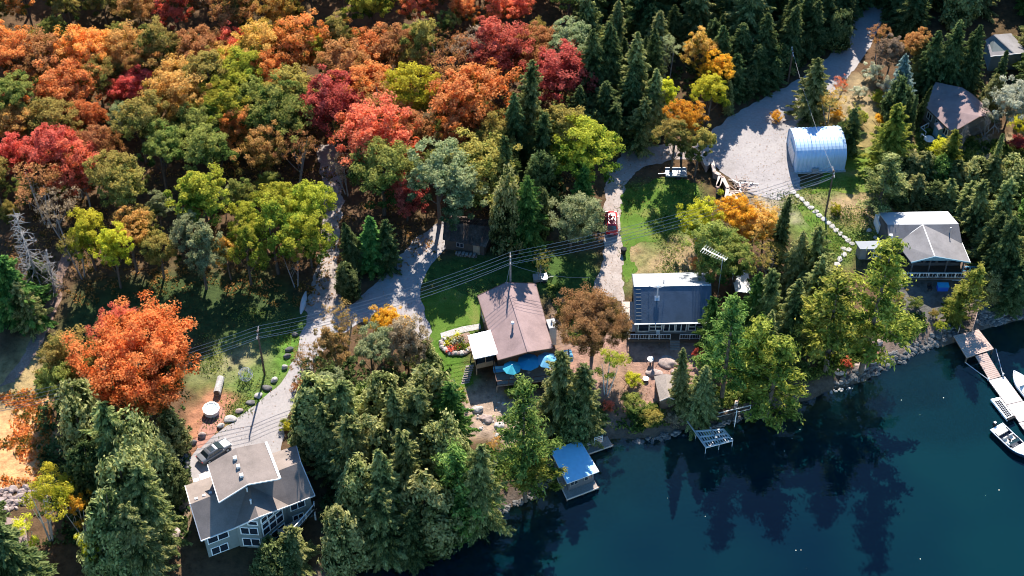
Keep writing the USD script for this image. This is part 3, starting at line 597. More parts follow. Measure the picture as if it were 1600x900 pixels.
# ---------------------------------------------------------------- every tree and shrub, from the photograph
B = [  # broadleaf: kind, colour, middle of crown x, y, width
 # top rows of the hillside forest
 ('maple','orange',18,88,86),('maple','rust',78,95,80),('maple','orange',135,84,92),('maple','gold',200,84,78),('tall','olive',252,76,76),('maple','rust',312,88,84),('maple','red',352,80,52),('maple','gold',398,80,84),('maple','orange',456,72,88),('tall','lime',506,84,56),('tall','olive',530,66,60),
 ('maple','orange',574,76,70),('maple','rust',618,84,78),('tall','olive',660,66,70),('sparse','rust',702,92,84),('sparse','brown',735,76,70),('maple','crimson',786,92,88),('maple','rust',838,76,70),('tall','pale',886,84,74),
 # second row
 ('tall','green',40,150,80),('maple','orange',98,142,92),('maple','olive',152,128,70),('maple','rust',218,104,66),('maple','red',214,136,62),('maple','red',176,146,36),('maple','gold',272,132,86),('tall','olive',322,128,76),('maple','lime',372,122,84),('maple','gold',352,106,60),('maple','orange',424,114,76),
 ('maple','olive',452,150,84),('maple','rust',536,112,92),('maple','orange',572,140,90),('maple','crimson',520,176,96),('sparse','rust',600,170,80),('maple','yellow',644,150,92),('sparse','rust',692,140,66),('maple','orange',742,162,112),('maple','crimson',872,120,96),('maple','rust',836,106,52),
 # third
 ('maple','gold',24,196,76),('maple','olive',84,200,84),('maple','orange',128,190,60),('tall','olive',214,184,86),('maple','gold',284,166,92),('maple','lime',344,170,86),('maple','green',396,166,72),('maple','green',436,196,92),('maple','green',306,206,78),('maple','orange',376,206,66),('sparse','rust',458,232,70),
 ('maple','coral',588,222,112),('maple','rust',634,210,76),('maple','orange',716,192,84),('maple','olive',772,218,74),
 # fourth
 ('maple','red',16,248,62),('maple','coral',78,246,90),('maple','coral',118,262,80),('tall','olive',190,276,84),('maple','rust',150,230,70),('tall','green',248,238,74),('tall','green',330,244,80),('sparse','red',132,292,40),('maple','rust',402,250,74),
 ('maple','green',596,276,112),('maple','crimson',634,306,62),('tall','pale',684,278,94),('maple','olive',740,262,112),('tall','pale',706,306,84),('sparse','brown',540,262,52),
 # front of the forest above the dark clearing
 ('sparse','brown',92,330,72),('sparse','rust',58,296,84),('tall','yellow',136,368,68),('sparse','olive',120,392,56),('tall','gold',202,372,66),('tall','olive',228,352,50),('tall','olive',196,306,76),('tall','lime',318,318,88),('tall','pale',300,370,64),('tall','green',378,306,56),('tall','lime',384,356,58),('tall','gold',354,398,42),
 ('maple','lime',434,318,76),('maple','lime',490,332,84),('tall','lime',426,366,80),('maple','lime',482,374,78),('tall','lime',384,392,66),('tall','pale',312,396,70),('sparse','rust',458,414,46),('tall','yellow',176,398,64),('tall','olive',246,388,56),
 # middle
 ('maple','lime',912,248,102),('tall','olive',890,206,72),('maple','pale',892,346,84),('sparse','olive',846,410,34),('dome','umber',928,500,112),('birch','lime',950,572,62),('bush','yellow',986,592,46),('bush','green',984,628,60),('bush','olive',1022,656,54),('bush','brown',1054,652,40),('bush','lime',806,610,40),
 ('tall','amber',1070,182,62),('tall','gold',1098,84,56),('tall','amber',1112,112,48),('tall','yellow',1110,146,52),('tall','yellow',1040,158,44),('tall','olive',1052,222,58),('tall','olive',1090,228,52),('sparse','pale',1048,84,54),
 ('maple','yellow',1104,346,66),('maple','amber',1150,348,70),('maple','gold',1196,360,64),('maple','green',1120,392,84),('tall','green',1152,404,66),('sparse','green',1106,420,50),('sparse','gold',1182,338,48),('bush','orange',1090,416,40),('sparse','olive',1204,400,62),
 # island of trees in the middle
 ('sparse','umber',536,506,58),('maple','amber',596,510,58),('bush','amber',626,506,44),('maple','brown',636,540,72),('tall','umber',524,552,60),('sparse','umber',484,570,54),('tall','pale',580,552,66),('tall','pale',520,610,56),('tall','green',560,690,52),('tall','olive',616,650,44),('tall','lime',678,704,44),('tall','green',624,790,50),('bush','yellow',700,646,50),('bush','lime',712,618,52),('bush','yellow',452,662,38),('bush','rust',470,604,38),('sparse','gold',774,700,34),
 # left
 ('dome','fire',232,562,186),('dome','coral',186,524,96),('maple','olive',112,566,84),('maple','green',92,606,70),('sparse','brown',242,640,44),('birch','yellow',62,790,92),('birch','yellow',92,756,62),('birch','amber',122,800,56),('birch','yellow',26,836,64),('birch','yellow',140,846,50),
 # right
 ('sparse','coral',1312,132,32),('bush','silver',1362,112,46),('bush','silver',1384,132,40),('bush','silver',1342,146,36),('bush','lime',1376,152,40),('maple','silver',1580,162,66),('bush','yellow',1592,98,50),('bush','crimson',1592,228,46),('bush','yellow',1470,238,60),('bush','lime',1442,262,54),('bush','amber',1308,178,30),('sparse','gold',1300,160,40),('bush','lime',1344,188,46),('bush','amber',1376,188,40),
 ('bush','green',1432,476,34),('bush','olive',1404,470,36),('bush','green',1486,474,30),('bush','yellow',1304,326,28),('sparse','olive',1330,192,48),('bush','yellow',1596,196,44),('bush','olive',1404,260,46),('bush','amber',1216,182,32),('bush','olive',1460,492,26),('bush','lime',1470,512,30),('tall','brown',1394,78,44),('tall','rust',1428,72,46),('sparse','rust',1374,62,36),('bush','rust',1560,266,50),('bush','coral',1320,566,30),('bush','coral',1362,560,34),('bush','coral',1092,556,34),('bush','red',952,634,26),
]
C_ = [  # conifers and leafless trees: kind, colour, tip x, y, height, width
 ('fir','ngrey',826,100,120,66),('spruce','ndark',806,150,110,60),('fir','ndark',850,170,100,60),
 ('spruce','ndark',928,52,120,62),('spruce','ndark',962,36,118,66),('spruce','ngrey',1000,56,125,60),('spruce','ngrey',1030,104,96,56),('spruce','ndark',984,110,88,54),('spruce','ndark',944,118,86,60),('spruce','ndark',906,128,88,50),('fir','ngrey',1000,146,84,52),('spruce','ndark',1030,40,110,54),('fir','ndark',960,156,66,54),('cedar','ndark',926,172,58,50),
 ('fir','ngreen',824,264,120,62),('cedar','ngrey',794,262,120,50),('fir','ndark',790,216,100,56),('spruce','ngreen',910,258,74,46),('cedar','ndark',842,286,84,40),('cedar','ndark',848,226,90,52),
 ('spire','ngreen',574,338,78,52),('spruce','ndark',552,352,66,42),('fir','ndark',600,346,70,46),('cedar','ndark',540,408,50,40),
 ('spruce','ndark',1136,40,86,50),('spruce','ndark',1164,30,86,54),('spruce','ndark',1200,22,86,58),('spruce','ndark',1240,10,86,56),('spruce','ndark',1276,2,80,54),('fir','ndark',1150,86,66,50),('fir','ndark',1186,70,66,52),('cedar','ndark',1222,62,50,42),('spire','ngrey',1144,126,50,22),('cedar','ndark',1314,10,60,50),('fir','ndark',1172,100,44,46),('fir','ndark',1212,90,40,44),
 ('spruce','ndark',1242,-6,86,56),('spruce','ndark',1272,-16,86,56),('fir','ndark',1302,-36,86,56),('spruce','ndark',1326,-56,86,56),('spruce','ndark',1352,-80,86,56),('spruce','ndark',1384,-96,90,56),('fir','ndark',1408,-92,90,60),('spruce','ndark',1420,-60,80,56),('spruce','ndark',1436,-30,80,56),
 ('fir','ngrey',1283,94,86,62),('spruce','nblue',1424,84,84,46),('fir','ndark',1336,166,66,42),('cedar','ndark',1412,116,80,44),('spire','ndark',1446,126,66,20),('spire','ndark',1432,150,60,18),('fir','nyellow',1408,164,100,72),('spruce','ndark',1466,48,96,54),('spruce','ndark',1498,34,106,62),('spruce','ndark',1530,44,96,54),('fir','ngrey',1448,64,60,40),('cedar','ngrey',1556,110,60,30),('spire','ndark',1570,84,76,26),
 ('fir','nyellow',1494,206,66,46),('spire','ngrey',1568,204,80,24),('pine','ngrey',1388,246,80,58),
 ('cedar','ngrey',1424,236,44,46),('fir','ngrey',1450,240,46,48),('cedar','ngreen',1476,246,42,44),('fir','ngrey',1502,250,46,46),('cedar','ngrey',1530,244,48,46),('fir','ngrey',1560,246,54,50),('cedar','ngrey',1590,246,60,52),
 ('fir','ngrey',1436,276,38,44),('cedar','ndark',1462,282,34,44),('fir','ngrey',1490,280,40,44),('fir','ngrey',1520,284,52,44),('fir','ngrey',1546,282,80,54),('fir','ngrey',1578,280,90,58),('fir','ndark',1526,312,48,44),('fir','ndark',1560,322,84,54),('fir','ndark',1588,332,100,66),('cedar','ndark',1578,372,56,48),('fir','ndark',1566,384,58,54),('fir','ndark',1600,398,64,62),('fir','ndark',1586,430,50,54),('cedar','ndark',1410,290,30,40),('cedar','ngrey',1560,424,40,40),
 ('spire','ndark',1228,304,110,36),('spruce','ngrey',1256,344,110,56),('fir','ngrey',1292,354,110,62),('spruce','ngrey',1276,400,112,60),('fir','ngrey',1216,414,110,66),('fir','ngreen',1192,428,90,54),('spruce','ngrey',1244,432,110,60),('cedar','ngrey',1300,412,80,46),('fir','ndark',1246,470,90,54),('fir','ngreen',1122,462,80,50),('bare','',1206,362,80,50),('bare','',1176,410,54,40),
 ('pine','npine',1150,466,146,84),('pine','nyellow',1216,534,116,88),('pine','nyellow',1196,504,110,70),('pine','nyellow',1322,432,140,92),('pine','nyellow',1392,382,184,112),('pine','nyellow',1520,418,76,50),('fir','nyellow',1504,452,46,40),('spruce','ngrey',1212,490,90,46),('bare','',1244,512,56,50),
 ('spruce','ngrey',1074,540,96,40),('spruce','ngrey',1100,572,76,52),
 ('fir','ngrey',872,552,116,84),('fir','ngrey',910,572,100,68),('cedar','ndark',890,610,70,60),('pine','npine',822,600,170,86),('pine','nyellow',838,680,96,60),('fir','ngrey',742,684,130,92),('pine','npine',716,690,120,90),

 ('cedar','ngrey',488,594,104,84),('fir','ngrey',538,590,104,84),('cedar','ngrey',590,572,96,80),('fir','ngrey',630,594,106,86),('cedar','ngrey',666,562,100,84),('fir','ngreen',694,598,92,74),('spruce','ngrey',626,604,116,74),('cedar','ngrey',578,646,106,82),('fir','ngrey',642,672,112,84),('spruce','ngrey',600,698,116,84),('cedar','ngrey',692,656,100,76),('fir','ngrey',544,660,104,70),('cedar','ngrey',556,716,98,76),('fir','ngrey',512,646,92,60),('cedar','ngrey',660,738,104,84),('cedar','ngreen',700,756,80,70),('fir','ngrey',592,770,98,80),('cedar','ngrey',534,786,92,66),('fir','ndark',640,800,80,66),('cedar','ngrey',662,530,46,34),('fir','ndark',470,640,72,50),('cedar','npine',618,730,70,60),('cedar','npine',574,596,60,56),
 ('fir','ngreen',4,394,96,84),('fir','ngrey',30,436,70,56),('snag','',26,322,130,70),('snag','',60,372,90,44),('cedar','ndark',50,404,50,36),
 ('cedar','ngrey',116,598,120,84),('fir','ngrey',158,626,130,96),('cedar','ngrey',192,650,120,84),('cedar','ngrey',168,704,120,90),('fir','ngrey',214,726,110,84),('cedar','ngrey',146,770,110,76),('fir','ngrey',206,790,100,84),('fir','ngrey',250,692,76,54),('cedar','ndark',120,690,90,56),('cedar','ngrey',262,640,56,42),('bare','',174,758,60,50),('cedar','ngrey',232,664,80,56),('cedar','ndark',262,716,56,40),
 ('whitepole','',1176,46,66,10),('barebush','',1544,190,62,64),('barebush','',1508,208,50,46),('cedar','ndark',424,852,40,60),('fir','ngrey',452,824,50,60),('bare','',986,40,70,30),('bare','',1236,314,40,16),('bare','',1206,282,44,12),
]
for k, c, x, y, w in B: plant(k, c, x, y, w)
for k, c, x, y, h, w in C_: plant(k, c, x, y, w, h)
# the forest goes on above, below and beside the frame, and closes the gaps between the trees named above
fr = RS(5)
FOREST = [[(-120, -120), (905, -120), (905, 60), (-120, 60)], [(-120, 60), (480, 60), (480, 380), (120, 380), (60, 360), (-120, 380)], [(560, 60), (905, 60), (905, 280), (640, 320), (560, 330)],
          [(905, -120), (1330, -120), (1300, 30), (1225, 90), (1140, 140), (1010, 190), (905, 230)], [(1400, -120), (1720, -120), (1720, 40), (1400, 40)], [(1590, 60), (1720, 60), (1720, 460), (1604, 460)], 
          [(-120, 850), (280, 850), (240, 990), (-120, 1000)], [(480, 850), (560, 850), (520, 880), (480, 930)]]
regs = unary_union([gpoly(p) for p in FOREST]); x0, y0, x1, y1 = regs.bounds; shapely.prepare(regs)
roads = unary_union([gpoly(p) for p in ([(1352, -120), (1330, 50), (1200, 150), (1100, 215), (1240, 205), (1372, 50), (1420, -120)], [(478, 505), (500, 380), (500, 270), (485, 215), (535, 215), (545, 280), (530, 420), (540, 492)])])
shapely.prepare(roads)
spots = np.array([t['p'][:2] for t in PLANTED]); rad = np.array([t['sx'] * NOM[t['kind']][0] for t in PLANTED])
for t in range(5200):
    q = np.array([fr.uniform(x0, x1), fr.uniform(y0, y1)])
    if not regs.contains(Point(q)) or roads.distance(Point(q)) < 2.5: continue
    if SHORE.distance(Point(q)) < 3 or LAKE.contains(Point(q)): continue
    bx_, by_ = proj([q[0], q[1], float(Hz(*q))])
    if 60 < bx_ < 480 and by_ > 430: continue
    px, py = proj([q[0], q[1], 7.0]); inside = 0 < px < 1600 and 52 < py < 848
    rr = fr.uniform(2.8, 4.8) if not inside else fr.uniform(1.5, 2.8)
    d = np.linalg.norm(spots - q, axis=1)
    if (d < (rad + rr) * (.62 if not inside else .66)).any(): continue
    if py > 800 or px < 60 and py > 380 or px > 1380: kind, col = ('fir', 'spruce', 'cedar')[fr.randint(3)], ('ngrey', 'ndark', 'ngreen')[fr.randint(3)]
    elif px > 905: kind, col = ('fir', 'spruce', 'spruce')[fr.randint(3)], ('ndark', 'ndark', 'ngrey')[fr.randint(3)]
    else:
        kind = ('maple', 'maple', 'tall')[fr.randint(3)]; col = ('orange', 'gold', 'rust', 'olive', 'lime', 'green', 'coral')[fr.randint(7)]
        if inside: col = ('rust', 'olive', 'green', 'green', 'pale')[fr.randint(5)]
    hw, zc, H = NOM[kind]; s = rr / hw
    sz = (.6 * s + .3) if inside else (.6 * s + .4)
    z = float(Hz(*q)); PLANTED.append(dict(kind=kind, col=col, px=px, py=py, w=rr * 20, p=np.array([q[0], q[1], z]), sx=s, sz=sz, rz=fr.uniform(0, 360), k=fr.randint(99), label=None))
    spots = np.vstack([spots, q]); rad = np.append(rad, rr)

# ---- words that tell each tree from its neighbours
MARKS = [(60, 90, 'in the upper left forest'), (230, 90, 'in the top left forest'), (420, 100, 'left of the woodland track'), (560, 150, 'above the woodland track'), (720, 110, 'above the dark shed'),
         (860, 110, 'right in the maple forest'), (60, 250, 'on the left forest edge'), (230, 230, 'inside the left forest'), (380, 220, 'inside the middle forest'), (600, 270, 'between the track and the dark shed'), (740, 290, 'behind the dark shed'),
         (60, 380, 'by the top of the footpath'), (180, 390, 'behind the dark clearing'), (330, 370, 'above the dark clearing'), (460, 360, 'left of the driveway fork'), (575, 380, 'in the driveway fork'), (820, 300, 'right of the dark shed'), (900, 300, 'beside the red car'),
         (960, 130, 'in the dark spruce stand'), (1080, 170, 'left of the gravel yard'), (1190, 80, 'along the shaded lane'), (1270, 150, 'behind the quonset garage'), (1350, 150, 'right of the quonset garage'), (1390, 80, 'beside the top of the lane'), (1470, 90, 'behind the upper house'),
         (1570, 130, 'right of the upper house'), (1480, 240, 'before the upper house'), (1400, 230, 'below the upper house'), (1520, 330, 'behind the grey lake house'), (1580, 400, 'right of the grey lake house'),
         (1130, 370, 'behind the navy roofed cottage'), (1190, 370, 'below the gravel yard'), (1260, 400, 'left of the stepping stones'), (1220, 480, 'between cottage and stepping stones'), (1170, 580, 'on the shore right of the cottage'), (1330, 500, 'below the stepping stones'),
         (1400, 450, 'in front of the grey lake house'), (1510, 460, 'above the long dock'), (1340, 580, 'left of the long dock'), (930, 520, 'between brown roof and cottage'), (1000, 620, 'on the bank below the cottage'), (1080, 590, 'beside the small shore shed'), (880, 600, 'below the blue parasols'),
         (820, 680, 'left of the boathouse'), (740, 720, 'on the bank left of the boathouse'), (560, 530, 'on the tree island top'), (680, 620, 'right on the tree island'), (500, 620, 'left on the tree island'), (600, 640, 'inside the tree island'), (580, 740, 'low on the tree island'), (660, 790, 'on the tree island shore'),
         (230, 560, 'beside the white rimmed tub'), (100, 580, 'left of the big orange maple'), (150, 660, 'right of the orange leaf patch'), (20, 450, 'beside the footpath'), (200, 740, 'left of the taupe lake house'), (80, 800, 'above the corner roof'), (180, 830, 'at the lower left edge'), (450, 830, 'below the taupe lake house'), (810, 420, 'behind the brown roof')]
def near(px, py):
    if py < 12: return 'beyond the top edge'
    if px < -5: return 'past the left edge'
    if px > 1605: return 'past the right edge'
    if py > 880: return 'below the bottom edge'
    return min(MARKS, key=lambda m: (m[0] - px) ** 2 + (m[1] - py) ** 2)[2]
ORD = ['leftmost', 'second from left', 'third from left', 'fourth from left', 'fifth from left', 'sixth from left', 'seventh from left', 'eighth from left', 'ninth from left', 'tenth from left'] + [f'{n}th from left' for n in range(11, 90)]
NUM = ['', 'one', 'two', 'three', 'four', 'five', 'six', 'seven', 'eight', 'nine', 'ten'] + [str(n) for n in range(11, 99)]
groups = {}
for t in PLANTED:
    t['at'] = near(t['px'], t['py']); size = ''
    groups.setdefault((COL[t['col']], KINDNAME[t['kind']][1], t['at']), []).append(t)
for (c, n, at), L in groups.items():
    L.sort(key=lambda t: t['px'])
    for i, t in enumerate(L):
        s = f'{c} {n} {at}'.strip()
        if len(L) == 2 and abs(L[0]['w'] / L[1]['w'] - 1) > .25: s = ('larger ' if t['w'] == max(q['w'] for q in L) else 'smaller ') + s
        elif len(L) > 1: s += f', {ORD[i]} of {NUM[len(L)]}'
        t['label'] = s
for t in PLANTED:
    name, _, cat = KINDNAME[t['kind']]; path = numbered('/World/' + name)
    x = UsdGeom.Xform.Define(stage, path); x.AddTranslateOp().Set(Gf.Vec3d(*map(float, t['p']))); lean = _tr.normal(0, 2.6, 2); x.AddRotateXOp().Set(float(lean[0])); x.AddRotateYOp().Set(float(lean[1])); x.AddRotateZOp().Set(float(t['rz'])); x.AddScaleOp().Set(Gf.Vec3f(t['sx'] * _tr.uniform(.88, 1.12), t['sx'] * _tr.uniform(.88, 1.12), t['sz'] * _tr.uniform(.95, 1.05)))
    p = x.GetPrim(); S = SHAPES[t['kind']]
    p.GetReferences().AddInternalReference(S[t['k'] % len(S)]); p.SetInstanceable(True)
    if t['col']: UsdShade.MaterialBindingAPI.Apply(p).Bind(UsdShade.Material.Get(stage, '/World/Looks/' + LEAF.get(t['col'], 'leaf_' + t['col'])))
    tag(p, t['label'], cat, {'tree': 'trees around the lake houses', 'shrub': 'shrubs around the lake houses'}[cat])
print('trees', len(PLANTED))
plain('cover_brown', (.17, .12, .10), .8, vary=.3, scale=3)
# ---------------------------------------------------------------- houses
def wall_window(parent, p, u, w, h, n, cols=2, rows=1, name='window', frame='trim_white', t=.09, glass='glass_dark'):
    """a framed window on a wall: P is its lower left corner, U along the wall, N out of it"""
    p, u, n = np.asarray(p, float), nrm(u), nrm(n); z = np.array([0, 0, 1.0]); p = p + n * .03
    m = MB()
    for k in range(cols + 1):
        c = p + u * (w * k / cols); m.frame(c + z * h / 2, u * t / 2, n * .05, z * (h / 2 + t / 2))
    for k in range(rows + 1):
        c = p + u * w / 2 + z * (h * k / rows); m.frame(c, u * (w / 2 - t * .4), n * .045, z * t / 2)
    f = m.build(name, frame, parent)
    for a in range(cols):
        for b in range(rows):
            c = p + u * (w * (a + .5) / cols) + z * (h * (b + .5) / rows)
            MB().frame(c, u * (w / cols - t) / 2, n * .02, z * (h / rows - t) / 2).build('pane', glass, f)
    return f
def door(parent, p, u, w, h, n, mat='siding_taupe', glass=True):
    p, u, n = np.asarray(p, float), nrm(u), nrm(n); z = np.array([0, 0, 1.0])
    d = MB().frame(p + u * w / 2 + z * h / 2 + n * .03, u * w / 2, n * .05, z * h / 2).build('door', mat, parent)
    MB().box(p + u * (w - .12) + z * 1.0 + n * .11, (.06, .06, .12)).build('handle', 'metal_grey', d)
    if glass: MB().frame(p + u * w / 2 + z * h * .68 + n * .085, u * w * .32, n * .01, z * h * .22).build('pane', 'glass_dark', d)
def pipe(parent, p, h, r=.09, mat='metal_grey', name='vent_pipe'):
    MB().tube(np.add(p, [0, 0, -.3]), np.add(p, [0, 0, h]), r, r, 8).tube(np.add(p, [0, 0, h]), np.add(p, [0, 0, h + .12]), r * 1.6, r * 1.2, 8).build(name, mat, parent)
def rail(parent, P, h=1.0, mat='trim_white', gap=1.4, name='railing', baluster=None):
    m = MB()
    for a, b in zip(P[:-1], P[1:]):
        a, b = np.asarray(a, float), np.asarray(b, float); L = np.linalg.norm(b - a); n = max(1, round(L / gap))
        for k in range(n + 1):
            q = a + (b - a) * k / n; m.box(q + [0, 0, h / 2], (.09, .09, h))
        m.bar(a + [0, 0, h + .04], b + [0, 0, h + .04], .12, .07); m.bar(a + [0, 0, .15], b + [0, 0, .15], .05, .06)
        if baluster:
            for k in range(1, int(L / baluster)): q = a + (b - a) * k * baluster / L; m.box(q + [0, 0, h / 2 + .05], (.035, .035, h - .2))
    return m.build(name, mat, parent)
def slabs(parent, name, mat, polys, t=.16, label=None):
    out = []
    for P in polys: out.append(MB().slab(P, t).build(name, mat, parent, label=label))
    return out
def fascia(parent, edges, mat='trim_white', w=.16, h=.2, name='fascia'):
    m = MB()
    for a, b in edges: m.bar(np.add(a, [0, 0, -.06]), np.add(b, [0, 0, -.06]), w, h)
    return m.build(name, mat, parent)
def inset(P, d):
    g = Polygon([p[:2] for p in P]).buffer(-d, join_style=2); c = np.array(g.exterior.coords)[:-1]; return c
def walls(parent, P, z0, z1, mat, name='wall', d=.4):
    c = inset(P, d) if d else np.array([p[:2] for p in P]); m = MB()
    m.tm(trimesh.creation.extrude_polygon(Polygon(c), z1 - z0, engine='earcut').apply_translation([0, 0, z0])); m.build(name, mat, parent); return c

# --- brown roofed house in the middle
def middle_house():
    g = float(G(800, 520)[2]); ze, zr = g + 3.3, g + 4.9
    R0, R1 = W(791, 441, zr), W(825.6, 550, zr); L0, L1 = W(746, 462, ze), W(778, 563, ze); E0, E1 = W(837, 443, ze), W(864.4, 544, ze)
    b = np.array([*((L1 + E1) / 2)[:2], g]); t = thing('brown_roof_house', 'brown roofed house with white sunroom and blue parasols on its deck', 'house', b)
    slabs(t, 'roof', 'shingle_brown', [[L0, L1, R1, R0], [R0, R1, E1, E0]], .14)
    MB().bar(R0 + [0, 0, .03], R1 + [0, 0, .03], .3, .08).build('roof_ridge', 'shingle_brown', t)
    fascia(t, [(L1, R1), (R1, E1), (L0, R0), (R0, E0), (L0, L1), (E0, E1)], 'siding_brown', .08, .2)
    zb = min(float(Hz(L1[0], L1[1])), float(Hz(E1[0], E1[1]))) - 1.0
    u = nrm(R1 - R0)
    P = [L0 + u * .5, L1 - u * .9, E1 - u * .9, E0 + u * .5]; c = np.array(P)[:, :2]
    ctr = c.mean(0); c = ctr + (c - ctr) * .95
    ra, rb = R0 + u * .7, R1 - u * 1.1
    MB().hull([[*q, zb] for q in c] + [[*q, ze - .2] for q in c] + [[*ra[:2], zr - .28], [*rb[:2], zr - .28]]).build('wall', 'siding_brown', t)
    # chimney pipe, wall chimney, ridge pole
    pc = onplane(801, 512, L0, np.cross(L1 - L0, R0 - L0)); MB().tube(pc + [0, 0, -.2], pc + [0, 0, .9], .13, .13, 9).build('flue', 'metal_grey', t); MB().tube(pc + [0, 0, .9], pc + [0, 0, 1.15], .26, .2, 9).build('flue_cap', 'plastic_white', t)
    cc = W(862, 506, ze + .3); h = np.array([cc[0], cc[1], (ze + .3 + g) / 2]); MB().box(h, (1.0, 1.5, ze + .3 - g), .25).build('chimney', 'trim_pale', t)
    MB().box([cc[0], cc[1], ze + .36], (1.15, 1.65, .12), .25).tube([cc[0], cc[1] + .2, ze + .4], [cc[0], cc[1] + .2, ze + .9], .12, .12, 8).build('chimney_cap', 'concrete', t)
    # front wall of windows under the gable
    f0, f1 = np.array([*c[1], ze - 2.4]), np.array([*c[2], ze - 2.4]); uu = nrm(f1 - f0); n = np.array([uu[1], -uu[0], 0]); L = np.linalg.norm(f1 - f0)
    for k in range(4): wall_window(t, f0 + uu * (L * (.06 + .235 * k)), uu, L * .19, 1.9, n, 1 + (k % 2), 1)
    s0 = np.array([*c[0], ze - 1.9]); s1 = np.array([*c[1], ze - 1.9]); uu = nrm(s1 - s0)
    wall_window(t, s0 + uu * 1.2, uu, 1.4, 1.1, [-uu[1], uu[0], 0] if -uu[1] < 0 else [uu[1], -uu[0], 0])
    # white sunroom
    zs = ze + .05
    a, bq, cq, d = W(731, 524, zs + .35), W(765.6, 515.6, zs + .35), W(778, 553, zs), W(741, 561, zs)
    slabs(t, 'sunroom_roof', 'roof_white', [[a, bq, cq, d]], .12)
    m = MB()
    for k in range(9): q = k / 8; m.bar(a * (1 - q) + bq * q + [0, 0, .03], d * (1 - q) + cq * q + [0, 0, .03], .07, .07)
    m.build('roof_rib', 'roof_white', t)
    i4 = inset([a, bq, cq, d], .35); zf = ze - 2.5
    MB().tm(trimesh.creation.extrude_polygon(Polygon(i4), .9, engine='earcut').apply_translation([0, 0, zf])).build('sunroom_wall', 'wood_tan', t)
    i4 = sorted(i4.tolist(), key=lambda q: math.atan2(q[1] - np.mean(i4[:, 1]), q[0] - np.mean(i4[:, 0])))
    m, gl = MB(), MB()
    for k in range(4):
        p, q = np.array(i4[k]), np.array(i4[(k + 1) % 4]); L = np.linalg.norm(q - p); nn = max(2, int(L / 1.0))
        for j in range(nn + 1): w_ = p + (q - p) * j / nn; m.box([*w_, zf + 1.6], (.13, .13, 1.55))
        m.bar([*p, zf + 2.36], [*q, zf + 2.36], .13, .13)
    m.build('sunroom_post', 'wood_tan', t)
    MB().tm(trimesh.creation.extrude_polygon(Polygon(inset([a, bq, cq, d], .42)), 1.35, engine='earcut').apply_translation([0, 0, zf + .92])).build('sunroom_glass', 'glass_dark', t)
    m = MB()
    for q in i4: m.box([*q, (zf + float(Hz(*q)) - .4) / 2], (.16, .16, max(.3, zf - float(Hz(*q)) + .4)))
    m.build('sunroom_stilt', 'wood_tan', t)
    # deck
    zd = ze - 2.55; D = [W(768, 578, zd), W(893, 565, zd), W(890, 590, zd), W(776, 603, zd)]
    D[0], D[1] = W(770, 566, zd), W(888, 553, zd)
    MB().slab(D, .2).build('deck', 'wood_weathered', t)
    rail(t, [D[0], D[3], D[2], D[1]], .95, 'siding_brown', 1.6, 'deck_railing')
    m = MB()
    for s in (0, .33, .66, 1):
        q = D[3] * (1 - s) + D[2] * s; zz = float(Hz(q[0], q[1])) - .4; m.box([q[0], q[1] + .2, (zz + zd - .2) / 2], (.18, .18, zd - .2 - zz))
    m.build('deck_post', 'wood_weathered', t)
    # steps down to the grass beside the sunroom
    m = MB(); q0 = W(734, 572, zd - .2); q1 = G(727, 598)
    for k in range(8): s = k / 7; m.box(q0 * (1 - s) + q1 * s, (1.1, .3, .07), .2)
    m.build('step', 'wood_weathered', t)
    return t, zd, D
MH, ZDECK, DECK = middle_house()
def parasol(px, py, zd, r, mat, label, tilt=0.0):
    c = W(px, py, zd + 2.4); t = thing('parasol', label, 'parasol', [c[0], c[1], zd], 'parasols on the deck')
    n = 8; a = np.arange(n) * 2 * PI / n + .2; rim = np.stack([c[0] + np.cos(a) * r, c[1] + np.sin(a) * r, np.full(n, zd + 2.05)], 1); top = np.array([c[0], c[1], zd + 2.65])
    for k in range(n):
        MB().slab([top, rim[k], rim[(k + 1) % n]], .03).build('canopy_panel', mat, t)
    MB().tube([c[0], c[1], zd], [c[0], c[1], zd + 2.7], .035, .03, 7).build('pole', 'aluminium', t)
    m = MB()
    for k in range(n): m.bar(top + [0, 0, -.09], rim[k] + [0, 0, -.05], .025)
    m.build('rib', 'aluminium', t); MB().tube([c[0], c[1], zd], [c[0], c[1], zd + .12], .28, .24, 10).build('base', 'concrete', t)
parasol(800, 572, ZDECK, 1.25, 'cloth_teal', 'small blue parasol with painted sunlight at the left end of the deck')  # blue cloth, turned teal for the sun on it
parasol(826, 563, ZDECK, 1.55, 'cloth_blue', 'blue parasol with painted shade between the two lighter ones on the deck')  # blue cloth too, deepened for the shade it stands in
parasol(855, 560, ZDECK, 1.45, 'cloth_sky', 'light blue parasol at the right end of the deck')
def tub(px, py, zd):
    c = W(px, py, zd); t = thing('spa_tub', 'small blue spa tub at the right corner of the deck', 'tub', c)
    MB().box(c + [0, 0, .35], (1.7, 1.5, .7), .2).build('tub_side', 'cloth_sky', t); MB().box(c + [0, 0, .74], (1.8, 1.6, .1), .2).build('tub_cover', 'cloth_sky', t); MB().box(c + [.1, 0, .83], (.5, .9, .08), .2).build('headrest', 'trim_white', t)
tub(884, 560, ZDECK)
def lounge(px, py, z, a, label, mat='cloth_sky'):
    c = W(px, py, z); t = thing('bench', label, 'bench', c)
    m = MB()
    for s in (-1, 1):
        for e in (-.8, .8): m.box(c + [math.cos(a) * e - math.sin(a) * s * .22, math.sin(a) * e + math.cos(a) * s * .22, .2], (.07, .07, .4), a)
    m.build('leg', 'wood_weathered', t); MB().box(c + [0, 0, .43], (1.9, .55, .07), a).build('seat', mat, t); MB().box(c + [-math.sin(a) * .27, math.cos(a) * .27, .75], (1.9, .06, .5), a).build('backrest', mat, t)
